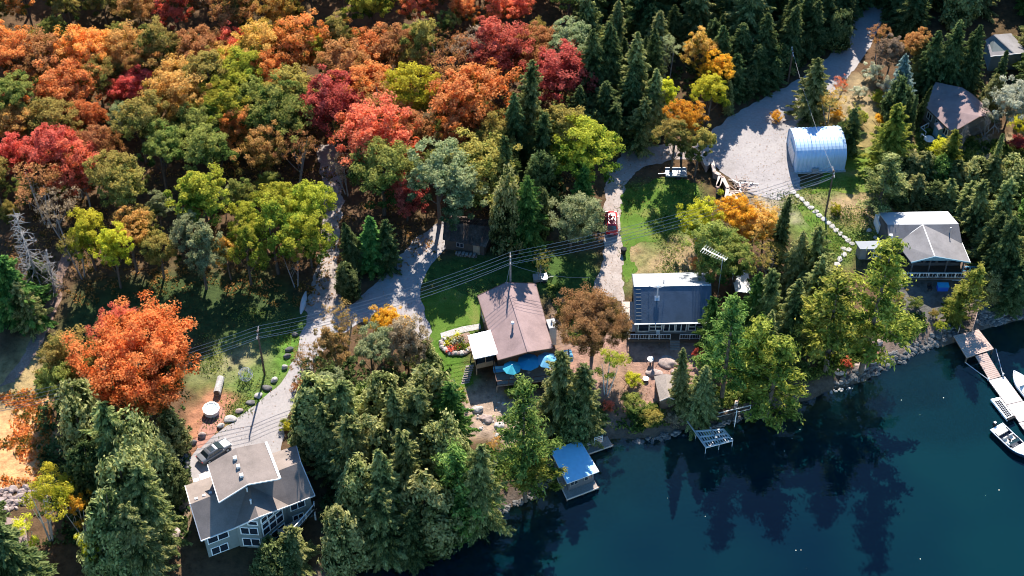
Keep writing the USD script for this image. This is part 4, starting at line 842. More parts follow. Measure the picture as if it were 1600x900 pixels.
lounge(782, 582, ZDECK, .12, 'pale blue bench at the left front corner of the deck')

# --- navy roofed cottage
def cottage():
    g = float(G(1045, 530)[2]); zd = g + .6; ze = zd + 2.6; t_ = math.tan(math.radians(36.5))
    F0, F1 = W(991, 506, ze), W(1112, 504, ze); n = nrm(np.cross(F1 - F0, [0, 1, t_]))
    R0, R1 = onplane(990, 447, F0, n), onplane(1111, 445, F0, n)
    zr = (R0[2] + R1[2]) / 2; R0[2] = R1[2] = zr
    tb = math.tan(math.radians(31)); nb = nrm(np.cross(R1 - R0, [0, 1, -tb])); B0, B1 = onplane(987.5, 428, R0, nb), onplane(1107, 425, R0, nb)
    b = np.array([*((F0 + F1) / 2)[:2], g]); t = thing('navy_roof_cottage', 'cottage with dark navy front roof slope and pale steel rear slope', 'house', b)
    MB().slab([F0, F1, R1, R0], .12).build('roof_front', 'shingle_navy', t, label='dark navy front slope'); MB().slab([R0, R1, B1, B0], .12).build('roof_rear', 'roof_steel', t, label='pale steel rear slope')
    m = MB()
    for k in range(12):
        s = .76 + k * .02; p, q = F0 * (1 - s) + F1 * s, R0 * (1 - s) + R1 * s; m.bar(p + [0, 0, .03], q + [0, 0, .03], .05, .06)
    m.build('roof_seam', 'shingle_navy', t)
    m = MB()
    for k in range(9): s = .06; q = .1 + k * .1; p = (F0 * (1 - s) + F1 * s) * (1 - q) + (R0 * (1 - s) + R1 * s) * q; m.bar(p + [-.35, 0, .04], p + [.35, 0, .04], .05, .04)
    m.build('snow_guard', 'siding_grey', t)
    fascia(t, [(R0, R1)], 'trim_white', .18, .1, 'roof_ridge'); fascia(t, [(F0, R0), (F1, R1), (R0, B0), (R1, B1)], 'siding_dark', .1, .22)
    MB().bar(F0 + [0, -.05, -.03], F1 + [0, -.05, -.03], .14, .14).build('gutter', 'trim_white', t)
    x0, x1, yf, yb = F0[0] + .35, F1[0] - .35, F0[1] + .55, B0[1] - .5
    zfw = ze + .55 * t_ - .15; zbw = B0[2] + .5 * tb - .15
    MB().hull([[x, y, g - .6] for x in (x0, x1) for y in (yf, yb)] + [[x, yf, zfw] for x in (x0, x1)] + [[x, yb, zbw] for x in (x0, x1)] + [[x, R0[1], zr - .2] for x in (x0, x1)]).build('wall', 'siding_blue' if False else 'siding_grey', t)
    Lx = x1 - x0; nf = np.array([0, -1.0, 0]); ux = np.array([1.0, 0, 0])
    for s, w, c, r in ((.03, .15, 1, 1), (.185, .17, 2, 2), (.385, .15, 2, 1), (.555, .14, 2, 1), (.73, .19, 2, 2)):
        wall_window(t, [x0 + Lx * s, yf, zd + .75 if r == 2 else zd + .55], ux, Lx * w, 1.35 if r == 2 else 1.55, nf, c, r)
    D = [W(980, 531, zd), W(1108, 529, zd)]; yd = (D[0][1] + D[1][1]) / 2 - .1
    Dk = [np.array([D[0][0], yd, zd]), np.array([D[1][0], yd, zd]), np.array([D[1][0], yf - .02, zd]), np.array([D[0][0], yf - .02, zd])]
    MB().slab(Dk, .2).build('deck', 'wood_dark', t)
    sx0, sx1 = W(1047, 531, zd)[0], W(1062, 531, zd)[0]
    rail(t, [Dk[3] + [.1, 0, 0], Dk[0] + [.1, .1, 0], [sx0, yd + .1, zd]], .95, 'trim_pale', 1.5, 'deck_railing', .35); rail(t, [[sx1, yd + .1, zd], Dk[1] + [0, .1, 0]], .95, 'trim_pale', 1.5, 'deck_railing', .35)
    MB().slab([[Dk[0][0], yd + .03, g - .6], [Dk[1][0], yd + .03, g - .6], [Dk[1][0], yd + .03, zd - .2], [Dk[0][0], yd + .03, zd - .2]], .06, (0, 1, 0)).build('deck_skirt', 'wood_dark', t)
    for k in range(5): MB().box([(sx0 + sx1) / 2, yd - .2 - .3 * k, zd - .17 * (k + 1)], (sx1 - sx0, .32, .07)).build('step', 'wood_weathered', t)
    # side deck and gangway on the left, ridge lamp and braced flue
    q = W(983, 492, zd); MB().slab([[q[0] - 1.0, q[1] - 3, zd], [x0 - .02, q[1] - 3, zd], [x0 - .02, q[1] + 2.5, zd], [q[0] - 1.0, q[1] + 2.5, zd]], .2).build('side_deck', 'wood_pale', t)
    rail(t, [[q[0] - .95, q[1] - 2.9, zd], [q[0] - .95, q[1] + 2.4, zd]], .95, 'wood_pale', 1.3, 'side_railing')
    pf = onplane(1026.5, 466, F0, n); tip = pf + [0, 0, 2.3]
    MB().tube(pf + [0, 0, -.2], tip, .12, .12, 9).build('flue', 'aluminium', t); MB().tube(tip, tip + [0, 0, .3], .22, .22, 9).tube(tip + [0, 0, .3], tip + [0, 0, .42], .3, .06, 9).build('flue_cap', 'plastic_white', t)
    MB().frame(pf + [0, -.1, .1], ux * .35, nrm([0, 1, t_]) * .35, n * .04).build('flue_flashing', 'aluminium', t)
    m = MB()
    for s in (-1, 1): m.tube(tip - [0, 0, .3], R0 * .68 + R1 * .32 + [s * 1.15, 0, .03] if False else [pf[0] + s * 1.1, R0[1], zr + .02], .035, .035, 5)
    m.build('flue_brace', 'aluminium', t)
    pv = R0 * .6 + R1 * .4; pipe(t, [pv[0], pv[1] + 1.2, zr - 1.2 * tb], .5, .07)
    cch = W(1028, 523, zd); c = thing('deck_chair', 'white chair on the deck of the navy roofed cottage', 'chair', cch)
    MB().box(cch + [0, 0, .42], (.5, .5, .05)).build('seat', 'plastic_white', c); MB().box(cch + [0, .25, .7], (.5, .05, .55)).build('backrest', 'plastic_white', c)
    for a in (-.2, .2):
        for bb in (-.2, .2): MB().box(cch + [a, bb, .2], (.05, .05, .4)).build('leg', 'plastic_white', c)
    tk = W(1090, 514, zd); w_ = thing('water_butt', 'pale upright barrel at the right end of the cottage deck', 'barrel', tk)
    MB().tube(tk, tk + [0, 0, 1.0], .32, .32, 12).build('barrel_side', 'metal_grey', w_); MB().tube(tk + [0, 0, 1.0], tk + [0, 0, 1.06], .34, .34, 12).build('lid', 'metal_grey', w_)
cottage()

# --- grey house by the long dock
def grey_house():
    g = float(G(1440, 425)[2]); ze, zr = g + 3.0, g + 4.3
    A0, A1 = W(1373, 332, ze + .5), W(1481, 330, ze + .5); R0, R1 = W(1387, 351, zr), W(1498, 350, zr); E0, E1 = W(1388, 379, ze), W(1503, 379, ze)
    b = np.array([*((E0 + E1) / 2)[:2], g]); t = thing('grey_gable_house', 'grey lake house with a front gable porch and pale rear roof', 'house', b)
    MB().slab([A0, A1, R1, R0], .13).build('roof_rear', 'roof_steel', t); MB().slab([R0, R1, E1, E0], .13).build('roof_front', 'shingle_grey', t)
    z1 = ze - .1; G0 = W(1442, 351, zr + .05); GR = W(1461, 401, zr - .1); GL, GRt = W(1424, 410, z1), W(1516, 410, z1); VL, VR = W(1401, 380, z1), W(1503, 379, z1)
    MB().slab([G0, GR, GL, VL], .13).build('gable_roof', 'shingle_grey', t); MB().slab([G0, VR, GRt, GR], .13).build('gable_roof', 'shingle_grey', t)
    fascia(t, [(G0, VL), (VR, GRt), (G0, GR)], 'trim_white', .14, .1, 'roof_trim'); fascia(t, [(GL, GR), (GR, GRt)], 'siding_blue', .1, .22)  # gable edge boards carry the blue shade in their colour
    P = [A0, A1, E1 + [0, .3, 0], E0 + [0, .3, 0]]; c = np.array(P)[:, :2]; ctr = c.mean(0); c = ctr + (c - ctr) * .955
    MB().hull([[*q, g - .8] for q in c] + [[*c[0], ze + .2], [*c[1], ze + .2], [*c[2], ze - .15], [*c[3], ze - .15]] + [[R0[0] + .4, R0[1], zr - .2], [R1[0] - .4, R1[1], zr - .2]]).build('wall', 'siding_dark', t)
    # porch body: gable wall, dark glazing, posts
    yf = (GL[1] + GRt[1]) / 2 + .5; xl, xr = GL[0] + .3, GRt[0] - .5
    MB().hull([[xl, yf, z1 - .15], [xr, yf, z1 - .15], [GR[0], yf, GR[2] - .3], [xl, yf + .12, z1 - .15], [xr, yf + .12, z1 - .15], [GR[0], yf + .12, GR[2] - .3]]).build('gable_wall', 'siding_blue', t)  # white gable wall, its blue shade put into the colour
    MB().tm(trimesh.creation.extrude_polygon(Polygon([(xl + .1, yf + 1.3), (xr - .1, yf + 1.3), (xr - .1, E1[1] + 1.5), (xl + .1, E0[1] + 1.5)]), z1 - .2 - g + .8, engine='earcut').apply_translation([0, 0, g - .8])).build('porch_wall', 'siding_dark', t)
    for k in range(4): wall_window(t, [xl + .5 + k * (xr - xl) * .235, yf + 1.3, g + 1.0], [1, 0, 0], (xr - xl) * .2, 1.5, [0, -1, 0], 1, 1, frame='siding_dark')
    for s in (0, .34, .67, 1): MB().box([xl + .15 + (xr - xl - .3) * s, yf + .1, (g + .1 + z1 - .15) / 2], (.18, .18, z1 - .25 - g)).build('porch_post', 'siding_dark', t)
    zd = g + .35; yk = yf - 1.1
    D = [np.array([xl - 1.5, yk, zd]), np.array([xr + 3.1, yk, zd]), np.array([xr + 3.1, yf + 3.4, zd]), np.array([xl - 1.5, yf + 3.4, zd])]
    MB().slab(D, .22).build('deck', 'wood_dark', t)
    rail(t, [D[0], D[1] + [-3.1, 0, 0]], .95, 'trim_white', 1.3, 'deck_railing', .45); rail(t, [D[1] + [-3.1, 1.2, 0], D[1] + [0, 1.2, 0], D[2]], .95, 'cloth_sky', 1.2, 'side_railing', .45)
    MB().slab([[D[0][0], yk + .05, g - 2.4], [D[1][0], yk + .05, g - 2.4], [D[1][0], yk + .05, zd - .22], [D[0][0], yk + .05, zd - .22]], .08, (0, 1, 0)).build('deck_skirt', 'siding_grey', t)
    for k in range(3): wall_window(t, [xl + .3 + k * 2.6, yk + .03, g - 1.55], [1, 0, 0], 1.7, 1.3, [0, -1, 0], 2, 1)
    MB().box([A0[0] + .9, E0[1] + .4, ze + .9], (.45, .45, .5)).build('vent_box', 'trim_white', t)
    pv = W(1484, 362, zr - .4); pipe(t, pv, .7, .07)
    q = W(1371, 358, g); MB().box([q[0], q[1], g + 1.0], (.7, 2.3, 2.0), .1).build('side_porch', 'trim_white', t)
    # covered hot tub on the side deck
    h = W(1528, 396, zd); s = thing('hot_tub', 'round hot tub under a brown cover on the grey house side deck', 'tub', h)
    MB().tube(h, h + [0, 0, .85], 1.05, 1.05, 14).build('tub_side', 'siding_blue', s); MB().tube(h + [0, 0, .85], h + [0, 0, .98], 1.12, 1.0, 14).build('tub_cover', 'cover_brown', s); MB().box(h + [0, -1.0, 1.0], (.9, .25, .3)).build('cover_lifter', 'cloth_sky', s)
    # little flat roofed annex on the left
    za = g + 2.5; a, b2, c2, d = W(1336, 377, za + .25), W(1379, 376, za + .25), W(1384, 389, za), W(1344, 389, za)
    t2 = thing('annex_shed', 'small grey shed with flat steel roof left of the grey house', 'shed', [*((a + c2) / 2)[:2], g])
    MB().slab([a, b2, c2, d], .14).build('roof', 'roof_steel', t2); cc = walls(t2, [a, b2, c2 + [0, -.1, 0], d + [0, -.1, 0]], g - 1.2, za - .12, 'siding_grey', 'wall', .25)
    dd = cc[np.argsort(cc[:, 1])][:2]; dd = dd[np.argsort(dd[:, 0])]; uu = [*(dd[1] - dd[0]), 0]; nn = [uu[1], -uu[0], 0]
    door(t2, [*(dd[0] + (dd[1] - dd[0]) * .3), g], uu, .9, 2.0, nn, 'siding_dark'); wall_window(t2, [*(dd[0] + (dd[1] - dd[0]) * .62), g + .9], uu, .9, .9, nn)
grey_house()

# --- taupe house, lower left
def taupe_house():
    g = float(G(390, 830)[2]); ze = g + 4.6; zm = ze + 2.6; zu0, zu1 = ze + 3.85, ze + 4.55
    U = dict(a=W(324, 726, zu0), b=W(342, 785, zu0), c=W(387, 757, zu1), d=W(368, 700, zu1), e=W(415, 691, zu0), f=W(437, 748, zu0))
    Lr0, Lr1 = W(297, 788, zm), W(332, 774, zm); Rr0, Rr1 = W(436, 735, zm), W(470, 722, zm)
    LB0, LB1 = W(289, 759, ze), W(328, 745, ze); LF0, LF1 = W(314, 845, ze), W(366, 825, ze)
    RB0, RB1 = W(426, 708, ze), W(463, 696, ze); RF0, RF1 = W(452, 790, ze), W(492, 774, ze)
    P0, P1 = W(388, 757, zm + .05), W(404, 808, zm - .02)
    b = np.array([*((LF0 + RF1) / 2)[:2], g]); t = thing('taupe_lake_house', 'large taupe roofed lake house with raised middle roof and many white windows', 'house', b)
    S = lambda P, n='roof': MB().slab(P, .14).build(n, 'shingle_taupe', t)
    mid_l = Lr0 + (Lr1 - Lr0) * 2.4; mid_r = Rr0 + (Rr0 - Rr1) * 1.2
    S([LF0, LF1, Lr1 + (Lr1 - Lr0) * .9, Lr0]); S([LF1, P0, Lr1 + (Lr1 - Lr0) * .9]); S([LB0, Lr0, Lr1 + (Lr1 - Lr0) * .9, LB1 + (LB1 - LB0) * .9])
    S([RF0, RF1, Rr1, Rr0]); S([RF0, Rr0, P0]); S([RB0 + (RB0 - RB1) * .5, Rr0 + (Rr0 - Rr1) * .5, Rr1, RB1])
    S([P0, LF1, P1], 'prow_roof'); S([P0, P1, RF0], 'prow_roof')
    S([U['a'], U['b'], U['c'], U['d']], 'upper_roof'); S([U['d'], U['c'], U['f'], U['e']], 'upper_roof')
    MB().bar(U['e'] + [.05, 0, 0], U['f'] + [.05, 0, 0], .3, .2).build('gutter', 'trim_white', t)
    fascia(t, [(U['a'], U['b']), (U['b'], U['c']), (U['c'], U['f']), (LF0, LF1), (RF0, RF1), (LF1, P1), (P1, RF0), (LF0, Lr0), (Lr0, LB0), (RF1, Rr1), (Rr1, RB1)], 'trim_pale', .1, .18)
    # walls
    up = [U['a'], U['b'], U['f'], U['e']]; cu = np.array(up)[:, :2]; ctr = cu.mean(0); cu = ctr + (cu - ctr) * .9
    bk = (cu[0] - cu[1]) * .26; cu[1] += bk; cu[2] += bk
    md = (U['c'] + U['d']) / 2 + (U['d'] - U['c']) * .12; dv = (U['c'] - U['d']) * .32
    MB().hull([[*q, g - .8] for q in cu] + [[*q, zu0 - .2] for q in cu] + [[*(md + dv)[:2], zu1 - .25], [*(md - dv)[:2], zu1 - .25]]).build('upper_wall', 'siding_taupe', t)
    foot = [LF0, LF1, RF0, RF1, RB1, RB0, LB1, LB0]; fc = inset(foot, .5)
    MB().tm(trimesh.creation.extrude_polygon(Polygon(fc), ze - .12 - (g - 3.0), engine='earcut').apply_translation([0, 0, g - 3.0])).build('wall', 'siding_green', t)
    for q0, q1, r in ((LF0, LB0, Lr0), (RF1, RB1, Rr1)):
        ins = nrm((LF1 - LF0) if q0 is LF0 else (RF0 - RF1)) * .5
        MB().hull([q0 * .9 + q1 * .1 + ins + [0, 0, -.15], q1 * .9 + q0 * .1 + ins + [0, 0, -.15], r + ins + [0, 0, -.2], q0 * .9 + q1 * .1 + ins * 1.5 + [0, 0, -.15], q1 * .9 + q0 * .1 + ins * 1.5 + [0, 0, -.15], r + ins * 1.5 + [0, 0, -.2]]).build('gable_wall', 'siding_green', t)
    pin = lambda q, z: [*(q[:2] * .9 + P0[:2] * .1), z]
    MB().hull([pin(LF1, g - 2.9), pin(RF0, g - 2.9), pin(P1, g - 2.9), pin(LF1, ze - .2), pin(RF0, ze - .2), pin(P1, zm - .45), [*P0[:2], zm - .5]]).build('prow_wall', 'siding_green', t)
    # windows on the front walls
    def front(p, q, items, ins=.5):
        p, q = np.asarray(p), np.asarray(q); u = nrm(q - p); u[2] = 0; n = np.array([u[1], -u[0], 0]); L = np.linalg.norm(q - p); o = p - n * ins
        for s, w, z, h, c, r in items: wall_window(t, [*(o + u * L * s)[:2], ze - z], u, L * w, h, n, c, r, t=.12)
    front(LF0, LF1, [(.20, .62, 1.9, 1.3, 2, 1), (.24, .5, 4.4, 1.4, 2, 1)])
    a_, b_, c_ = (np.array(pin(q, ze)) for q in (LF1, P1, RF0))
    front(a_, b_, [(.52, .4, -.25, .75, 1, 1), (.16, .72, 1.75, 1.35, 2, 1), (.16, .72, 4.2, 1.5, 2, 1)], -.02)
    front(b_, c_, [(.06, .46, -.25, .95, 2, 1), (.06, .78, 1.0, .95, 3, 1), (.06, .78, 2.35, 1.2, 3, 1), (.06, .78, 4.6, 1.5, 3, 1)], -.02)
    front(RF0, RF1, [(.06, .56, 1.9, 1.3, 2, 1), (.1, .4, 4.6, 1.5, 2, 1)])
    pr = W(424, 822, ze - 2.6)
    for x, y in ((437, 800), (430, 806)): pass
    # balcony with white rail reaching out on the right
    zb = ze - 2.7; c0 = W(490, 789, zb + 1); c1 = W(440, 846, zb + 1); c0[2] = c1[2] = zb
    k0, k1 = RF1 - [0, 0, 0], RF0 - [0, 0, 0]
    MB().slab([[*RF1[:2], zb], [*c0[:2], zb], [*c1[:2], zb], [*(P1 * .5 + RF0 * .5)[:2], zb]], .2).build('balcony', 'wood_weathered', t); rail(t, [[*(RF1 + [-.3, .3, 0])[:2], zb], [*c0[:2], zb], [*c1[:2], zb]], 1.0, 'trim_white', 1.8, 'balcony_railing', .6)
    m = MB()
    for s in (.0, .5, 1): q = c0 * (1 - s) + c1 * s; zz = float(Hz(q[0], q[1])) - .4; m.box([q[0], q[1], (zz + zb - .2) / 2], (.2, .2, zb - .2 - zz))
    m.build('balcony_post', 'trim_white', t)
    nl = np.cross(U['b'] - U['a'], U['d'] - U['a'])
    for x, y in ((367.5, 717), (372.5, 730), (377.5, 744)):
        q = onplane(x, y, U['a'], nl); MB().box(q + [0, 0, .15], (.45, .45, .4), .3).build('roof_vent', 'trim_pale', t)
    nlow = np.cross(LF1 - P0, P1 - P0)
    for x, y in ((386.5, 768), (392.5, 787)): pipe(t, onplane(x, y, P0, nlow), .75, .1, 'trim_pale')
    nb = np.cross(LB1 - LB0, Lr0 - LB0)
    for x, y in ((307, 780), (319, 775), (329, 771)): MB().box(onplane(x, y, LB0, nb) + [0, 0, .1], (.4, .3, .25), .3).build('roof_vent', 'trim_pale', t)
    q = W(322, 742, ze - 1.5); MB().box([q[0], q[1], ze - 1.7], (1.7, 1.0, .12), .35).build('door_canopy', 'trim_white', t)
    for s in (-1, 1): MB().box([q[0] + s * .7, q[1] - .1, (ze - 1.7 + g - .5) / 2], (.12, .12, ze - 1.2 - g), .35).build('canopy_post', 'trim_white', t)
    q = W(306, 750, g + 1.0); MB().box([q[0], q[1], g + .5], (.7, .5, 1.0), .35).build('meter_box', 'trim_white', t)
taupe_house()

# --- upper right brown house
def upper_house():
    g = float(G(1500, 205)[2]); ze, zr = g + 2.9, g + 4.6
    R0, R1 = W(1504, 137, zr), W(1531, 182, zr); L0, L1 = W(1442, 163, ze), W(1488, 207, ze); Lt = W(1462, 128, ze + 1.2); E0, E1 = W(1520, 147, ze), W(1555.6, 181, ze)
    b = np.array([*((L1 + E1) / 2)[:2], g]); t = thing('upper_brown_house', 'mauve brown roofed bungalow at the upper right under spruce shadow', 'house', b)
    MB().slab([L0, L1, R1, R0, Lt], .14).build('roof', 'shingle_brown', t); MB().slab([R0, R1, E1, E0], .14).build('roof', 'shingle_brown', t)
    fascia(t, [(L0, L1), (L1, R1), (R1, E1)], 'siding_brown', .1, .14); fascia(t, [(R0, R1)], 'shingle_brown', .2, .06, 'roof_ridge')
    P = [L0, L1, E1, E0]; c = np.array(P)[:, :2]; ctr = c.mean(0); c = ctr + (c - ctr) * .92
    u = nrm(R1 - R0)
    MB().hull([[*q, g - .8] for q in c] + [[*q, ze - .15] for q in c] + [[*(R0 + u * .6)[:2], zr - .3], [*(R1 - u * .6)[:2], zr - .3]]).build('wall', 'siding_taupe', t)
    uu = np.array([*(c[1] - c[0]), 0]); n = np.array([uu[1], -uu[0], 0]) if uu[1] < 0 else np.array([-uu[1], uu[0], 0]); L = np.linalg.norm(uu)
    n = -n if n @ (np.array([*(c[0] - ctr), 0])) < 0 else n
    for s in (.12, .42, .7): wall_window(t, [*(c[0] + (c[1] - c[0]) * s), g + 1.0], uu, L * .16, 1.2, n)
    q = W(1466, 196, g + 2.2); MB().slab([W(1459, 193, g + 2.5), W(1470, 189, g + 2.7), W(1477, 199, g + 2.5), W(1466, 203, g + 2.3)], .12).build('porch_roof', 'shingle_brown', t)
    qb = [W(1459, 193, g + 2.3), W(1470, 189, g + 2.3), W(1477, 199, g + 2.3), W(1466, 203, g + 2.3)]; walls(t, qb, g - .3, g + 2.25, 'siding_blue', 'porch', .15)
    for k, (x, y, r, h, mt, lb) in enumerate(((1451, 221, .8, .5, 'plastic_white', 'round white table beside the upper brown house'), (1476, 230, .5, .5, 'plastic_white', 'small white round stool below the upper brown house'))):
        p = G(x, y); s = thing('garden_table', lb, 'table', p); MB().tube(p + [0, 0, h], p + [0, 0, h + .06], r, r, 14).build('table_top', mt, s); MB().tube(p, p + [0, 0, h], .08, .08, 8).tube(p, p + [0, 0, .05], .35, .3, 10).build('pedestal', mt, s)
    p = G(1443, 208); s = thing('corner_railing', 'white angular railing corner left of the upper brown house', 'railing', p)
    a, bq, cq, d = (G(x, y) for x, y in ((1437, 206), (1450, 199), (1455, 203), (1452, 214))); rail(s, [bq, a, (a + d) / 2 + [0, -.5, 0]], .9, 'trim_white', .9, 'rail'); rail(s, [G(1438, 216), G(1448, 224)], .9, 'trim_white', .9, 'rail')
    p = G(1473, 216); s = thing('blue_crate', 'blue covered crate at the porch of the upper brown house', 'crate', p); MB().box(p + [0, 0, .4], (1.3, 1.0, .8), -.6).build('crate_side', 'siding_blue', s); MB().box(p + [0, 0, .84], (1.4, 1.1, .08), -.6).build('lid', 'cloth_blue', s)
upper_house()

def gable(name, label, pts, zb, zr, roof, wall, rise=.14, cat='house', inset_=.93, fa='trim_pale'):
    """plain gable: PTS = left eave 0, 1, ridge 0, 1, right eave 0, 1 in pixels, eaves ZB and ridge ZR above the ground there"""
    g = float(G(*pts[1])[2]); L0, L1, R0, R1, E0, E1 = [W(x, y, g + (zr if k in (2, 3) else zb)) for k, (x, y) in enumerate(pts)]
    b = np.array([*((L1 + E1) / 2)[:2], g]); t = thing(name, label, cat, b)
    MB().slab([L0, L1, R1, R0], rise).build('roof', roof, t); MB().slab([R0, R1, E1, E0], rise).build('roof', roof, t); fascia(t, [(L1, R1), (R1, E1)], fa, .1, .14); fascia(t, [(R0, R1)], roof, .2, .06, 'roof_ridge')
    c = np.array([L0, L1, E1, E0])[:, :2]; ctr = c.mean(0); c = ctr + (c - ctr) * inset_; u = R1 - R0; ra, rb = R0 + u * .05, R1 - u * .05
    MB().hull([[*q, g - .8] for q in c] + [[*q, g + zb - .15] for q in c] + [[*ra[:2], g + zr - .28], [*rb[:2], g + zr - .28]]).build('wall', wall, t)
    return t, c, g
gable('grey_roof_house', 'grey roofed house half hidden at the upper right corner', [(1540, 62), (1548, 88), (1553, 54), (1586, 84), (1580, 52), (1606, 82)], 3.0, 4.6, 'shingle_grey', 'siding_green')
t_, c_, g_ = gable('corner_house', 'brown roofed building in the lower left corner behind birches', [(-60, 815), (-50, 880), (-8, 806), (6, 870), (40, 812), (45, 880)], 3.2, 4.6, 'shingle_brown', 'siding_brown')

# --- dark shed
def dark_shed():
    g = float(G(735, 400)[2]); ze, zr = g + 2.0, g + 3.4
    R0, R1 = W(694, 346, zr), W(771, 355.5, zr); F0, F1 = W(692, 374, ze), W(758, 386, ze); B0, B1 = W(708, 336, ze), W(778, 345, ze)
    t = thing('dark_shed', 'old dark roofed shed with firewood lean-to in the shade', 'shed', [*((F0 + F1) / 2)[:2], g])
    MB().slab([F0, F1, R1, R0], .1).build('roof', 'shingle_old', t); MB().slab([R0, R1, B1, B0], .1).build('roof', 'shingle_old', t)
    m = MB()
    for k in range(15): s = k / 14; m.bar(F0 * (1 - s) + F1 * s + [0, 0, .02], R0 * (1 - s) + R1 * s + [0, 0, .02], .06, .05); m.bar(B0 * (1 - s) + B1 * s + [0, 0, .02], R0 * (1 - s) + R1 * s + [0, 0, .02], .06, .05)
    m.build('roof_batten', 'wood_dark', t)
    fascia(t, [(F1, R1), (R1, B1)], 'wood_weathered', .08, .16); c = np.array([F0, F1, B1, B0])[:, :2]; ctr = c.mean(0); c = ctr + (c - ctr) * .93
    MB().hull([[*q, g - .5] for q in c] + [[*q, ze - .12] for q in c] + [[*(R0 * .95 + R1 * .05)[:2], zr - .22], [*(R1 * .95 + R0 * .05)[:2], zr - .22]]).build('wall', 'wood_dark', t)
    u = np.array([*(c[1] - c[0]), 0]); n = np.array([u[1], -u[0], 0]); L = np.linalg.norm(u); door(t, [*(c[0] + (c[1] - c[0]) * .72), g + .05], u, 1.0, 1.9, n, 'wood_tan', False)
    wall_window(t, [*(c[0] + (c[1] - c[0]) * .3), g + .9], u, 1.0, .8, n, frame='wood_weathered')
    p = G(712, 398); q = G(745, 402); w = thing('woodpile', 'long low stack of split firewood in front of the dark shed', 'woodpile', (p + q) / 2); r = RS(8)
    d = nrm(q - p); nn = np.array([-d[1], d[0], 0])
    for k in range(34):
        c0 = p + (q - p) * ((k % 17 + .5) / 17) + [0, 0, .15 + .3 * (k // 17)]; MB().tube(c0 - nn * .25 + r.normal(0, .03, 3), c0 + nn * .25 + r.normal(0, .03, 3), .13, .13, 6).build('log', 'wood_weathered' if k % 3 else 'wood_dark', w)
dark_shed()

# --- quonset garage
def quonset():
    g = float(G(1275, 270)[2]); zs, za = g + 1.55, g + 4.3
    S0, S1 = W(1247, 240, zs), W(1320, 238, zs)                     # front spring line, where the arch turns into the shade
    q0, q1 = G(1241, 270), G(1319, 267)
    u = nrm(np.array([*(q1 - q0)[:2], 0])); n = np.array([-u[1], u[0], 0]); Ln = np.linalg.norm(q1 - q0)
    o = q0.copy(); o[2] = g
    wd = 6.6                                                        # depth of the arch
    prof = []
    for k in range(19):
        a = PI * k / 18; y = wd / 2 - math.cos(a) * wd / 2; z = 2.45 + math.sin(a) ** .9 * 2.0
        prof.append((y, z))
    prof = [(0, -.3)] + [(0.0, 1.2)] + prof + [(wd, 1.2), (wd, -.3)]
    t = thing('quonset_garage', 'white ribbed steel quonset garage on the gravel yard', 'garage', o)
    NR = 13; xs = []
    for k in range(NR):
        for s, d in ((0, 0), (.18, .0), (.30, .09), (.70, .09), (.82, 0)): xs.append(((k + s) / NR * Ln, d))
    xs.append((Ln, 0)); V = []
    c = np.array([wd / 2, 1.2])
    for x, d in xs:
        for y, z in prof:
            e = np.array([y, z]) - c; e = e / np.linalg.norm(e); V.append(o + u * x + n * (y + e[0] * d) + [0, 0, z + e[1] * d])
    P = len(prof); F = [[i * P + j, (i + 1) * P + j, (i + 1) * P + j + 1, i * P + j + 1] for i in range(len(xs) - 1) for j in range(P - 1)]
    put('arch_shell', (np.array(V), np.vstack([np.array(F)[:, [0, 1, 2]], np.array(F)[:, [0, 2, 3]]])), 'steel_ribbed', t)
    for x, s in ((.12, -1), (Ln - .12, 1)):
        E = np.array([o + u * x + n * (wd / 2 + (y - wd / 2) * .985) + [0, 0, z * .985] for y, z in prof]); MB().slab(E, .06, u * -s).build('end_wall', 'steel_ribbed', t)
    MB().frame(o + u * .03 + n * wd / 2 + [0, 0, 1.35], n * 1.75, u * .05, [0, 0, 1.35]).build('garage_door', 'trim_white', t)
    m = MB()
    for k in range(5): m.frame(o + u * -.03 + n * wd / 2 + [0, 0, .3 + k * .55], n * 1.7, u * .012, [0, 0, .02])
    m.build('door_groove', 'metal_grey', t)
    MB().box(o + u * 3.1 - n * .12 + [0, 0, .5], (.9, .5, 1.0), math.atan2(u[1], u[0])).build('side_cabinet', 'roof_steel', t)
    m = MB().box(o + u * (Ln / 2) - n * .1 + [0, 0, .02], (Ln + .3, .4, .3), math.atan2(u[1], u[0])); m.build('footing', 'concrete', t)
    return o, u, n, Ln, g
QO, QU, QN, QL, QG = quonset()

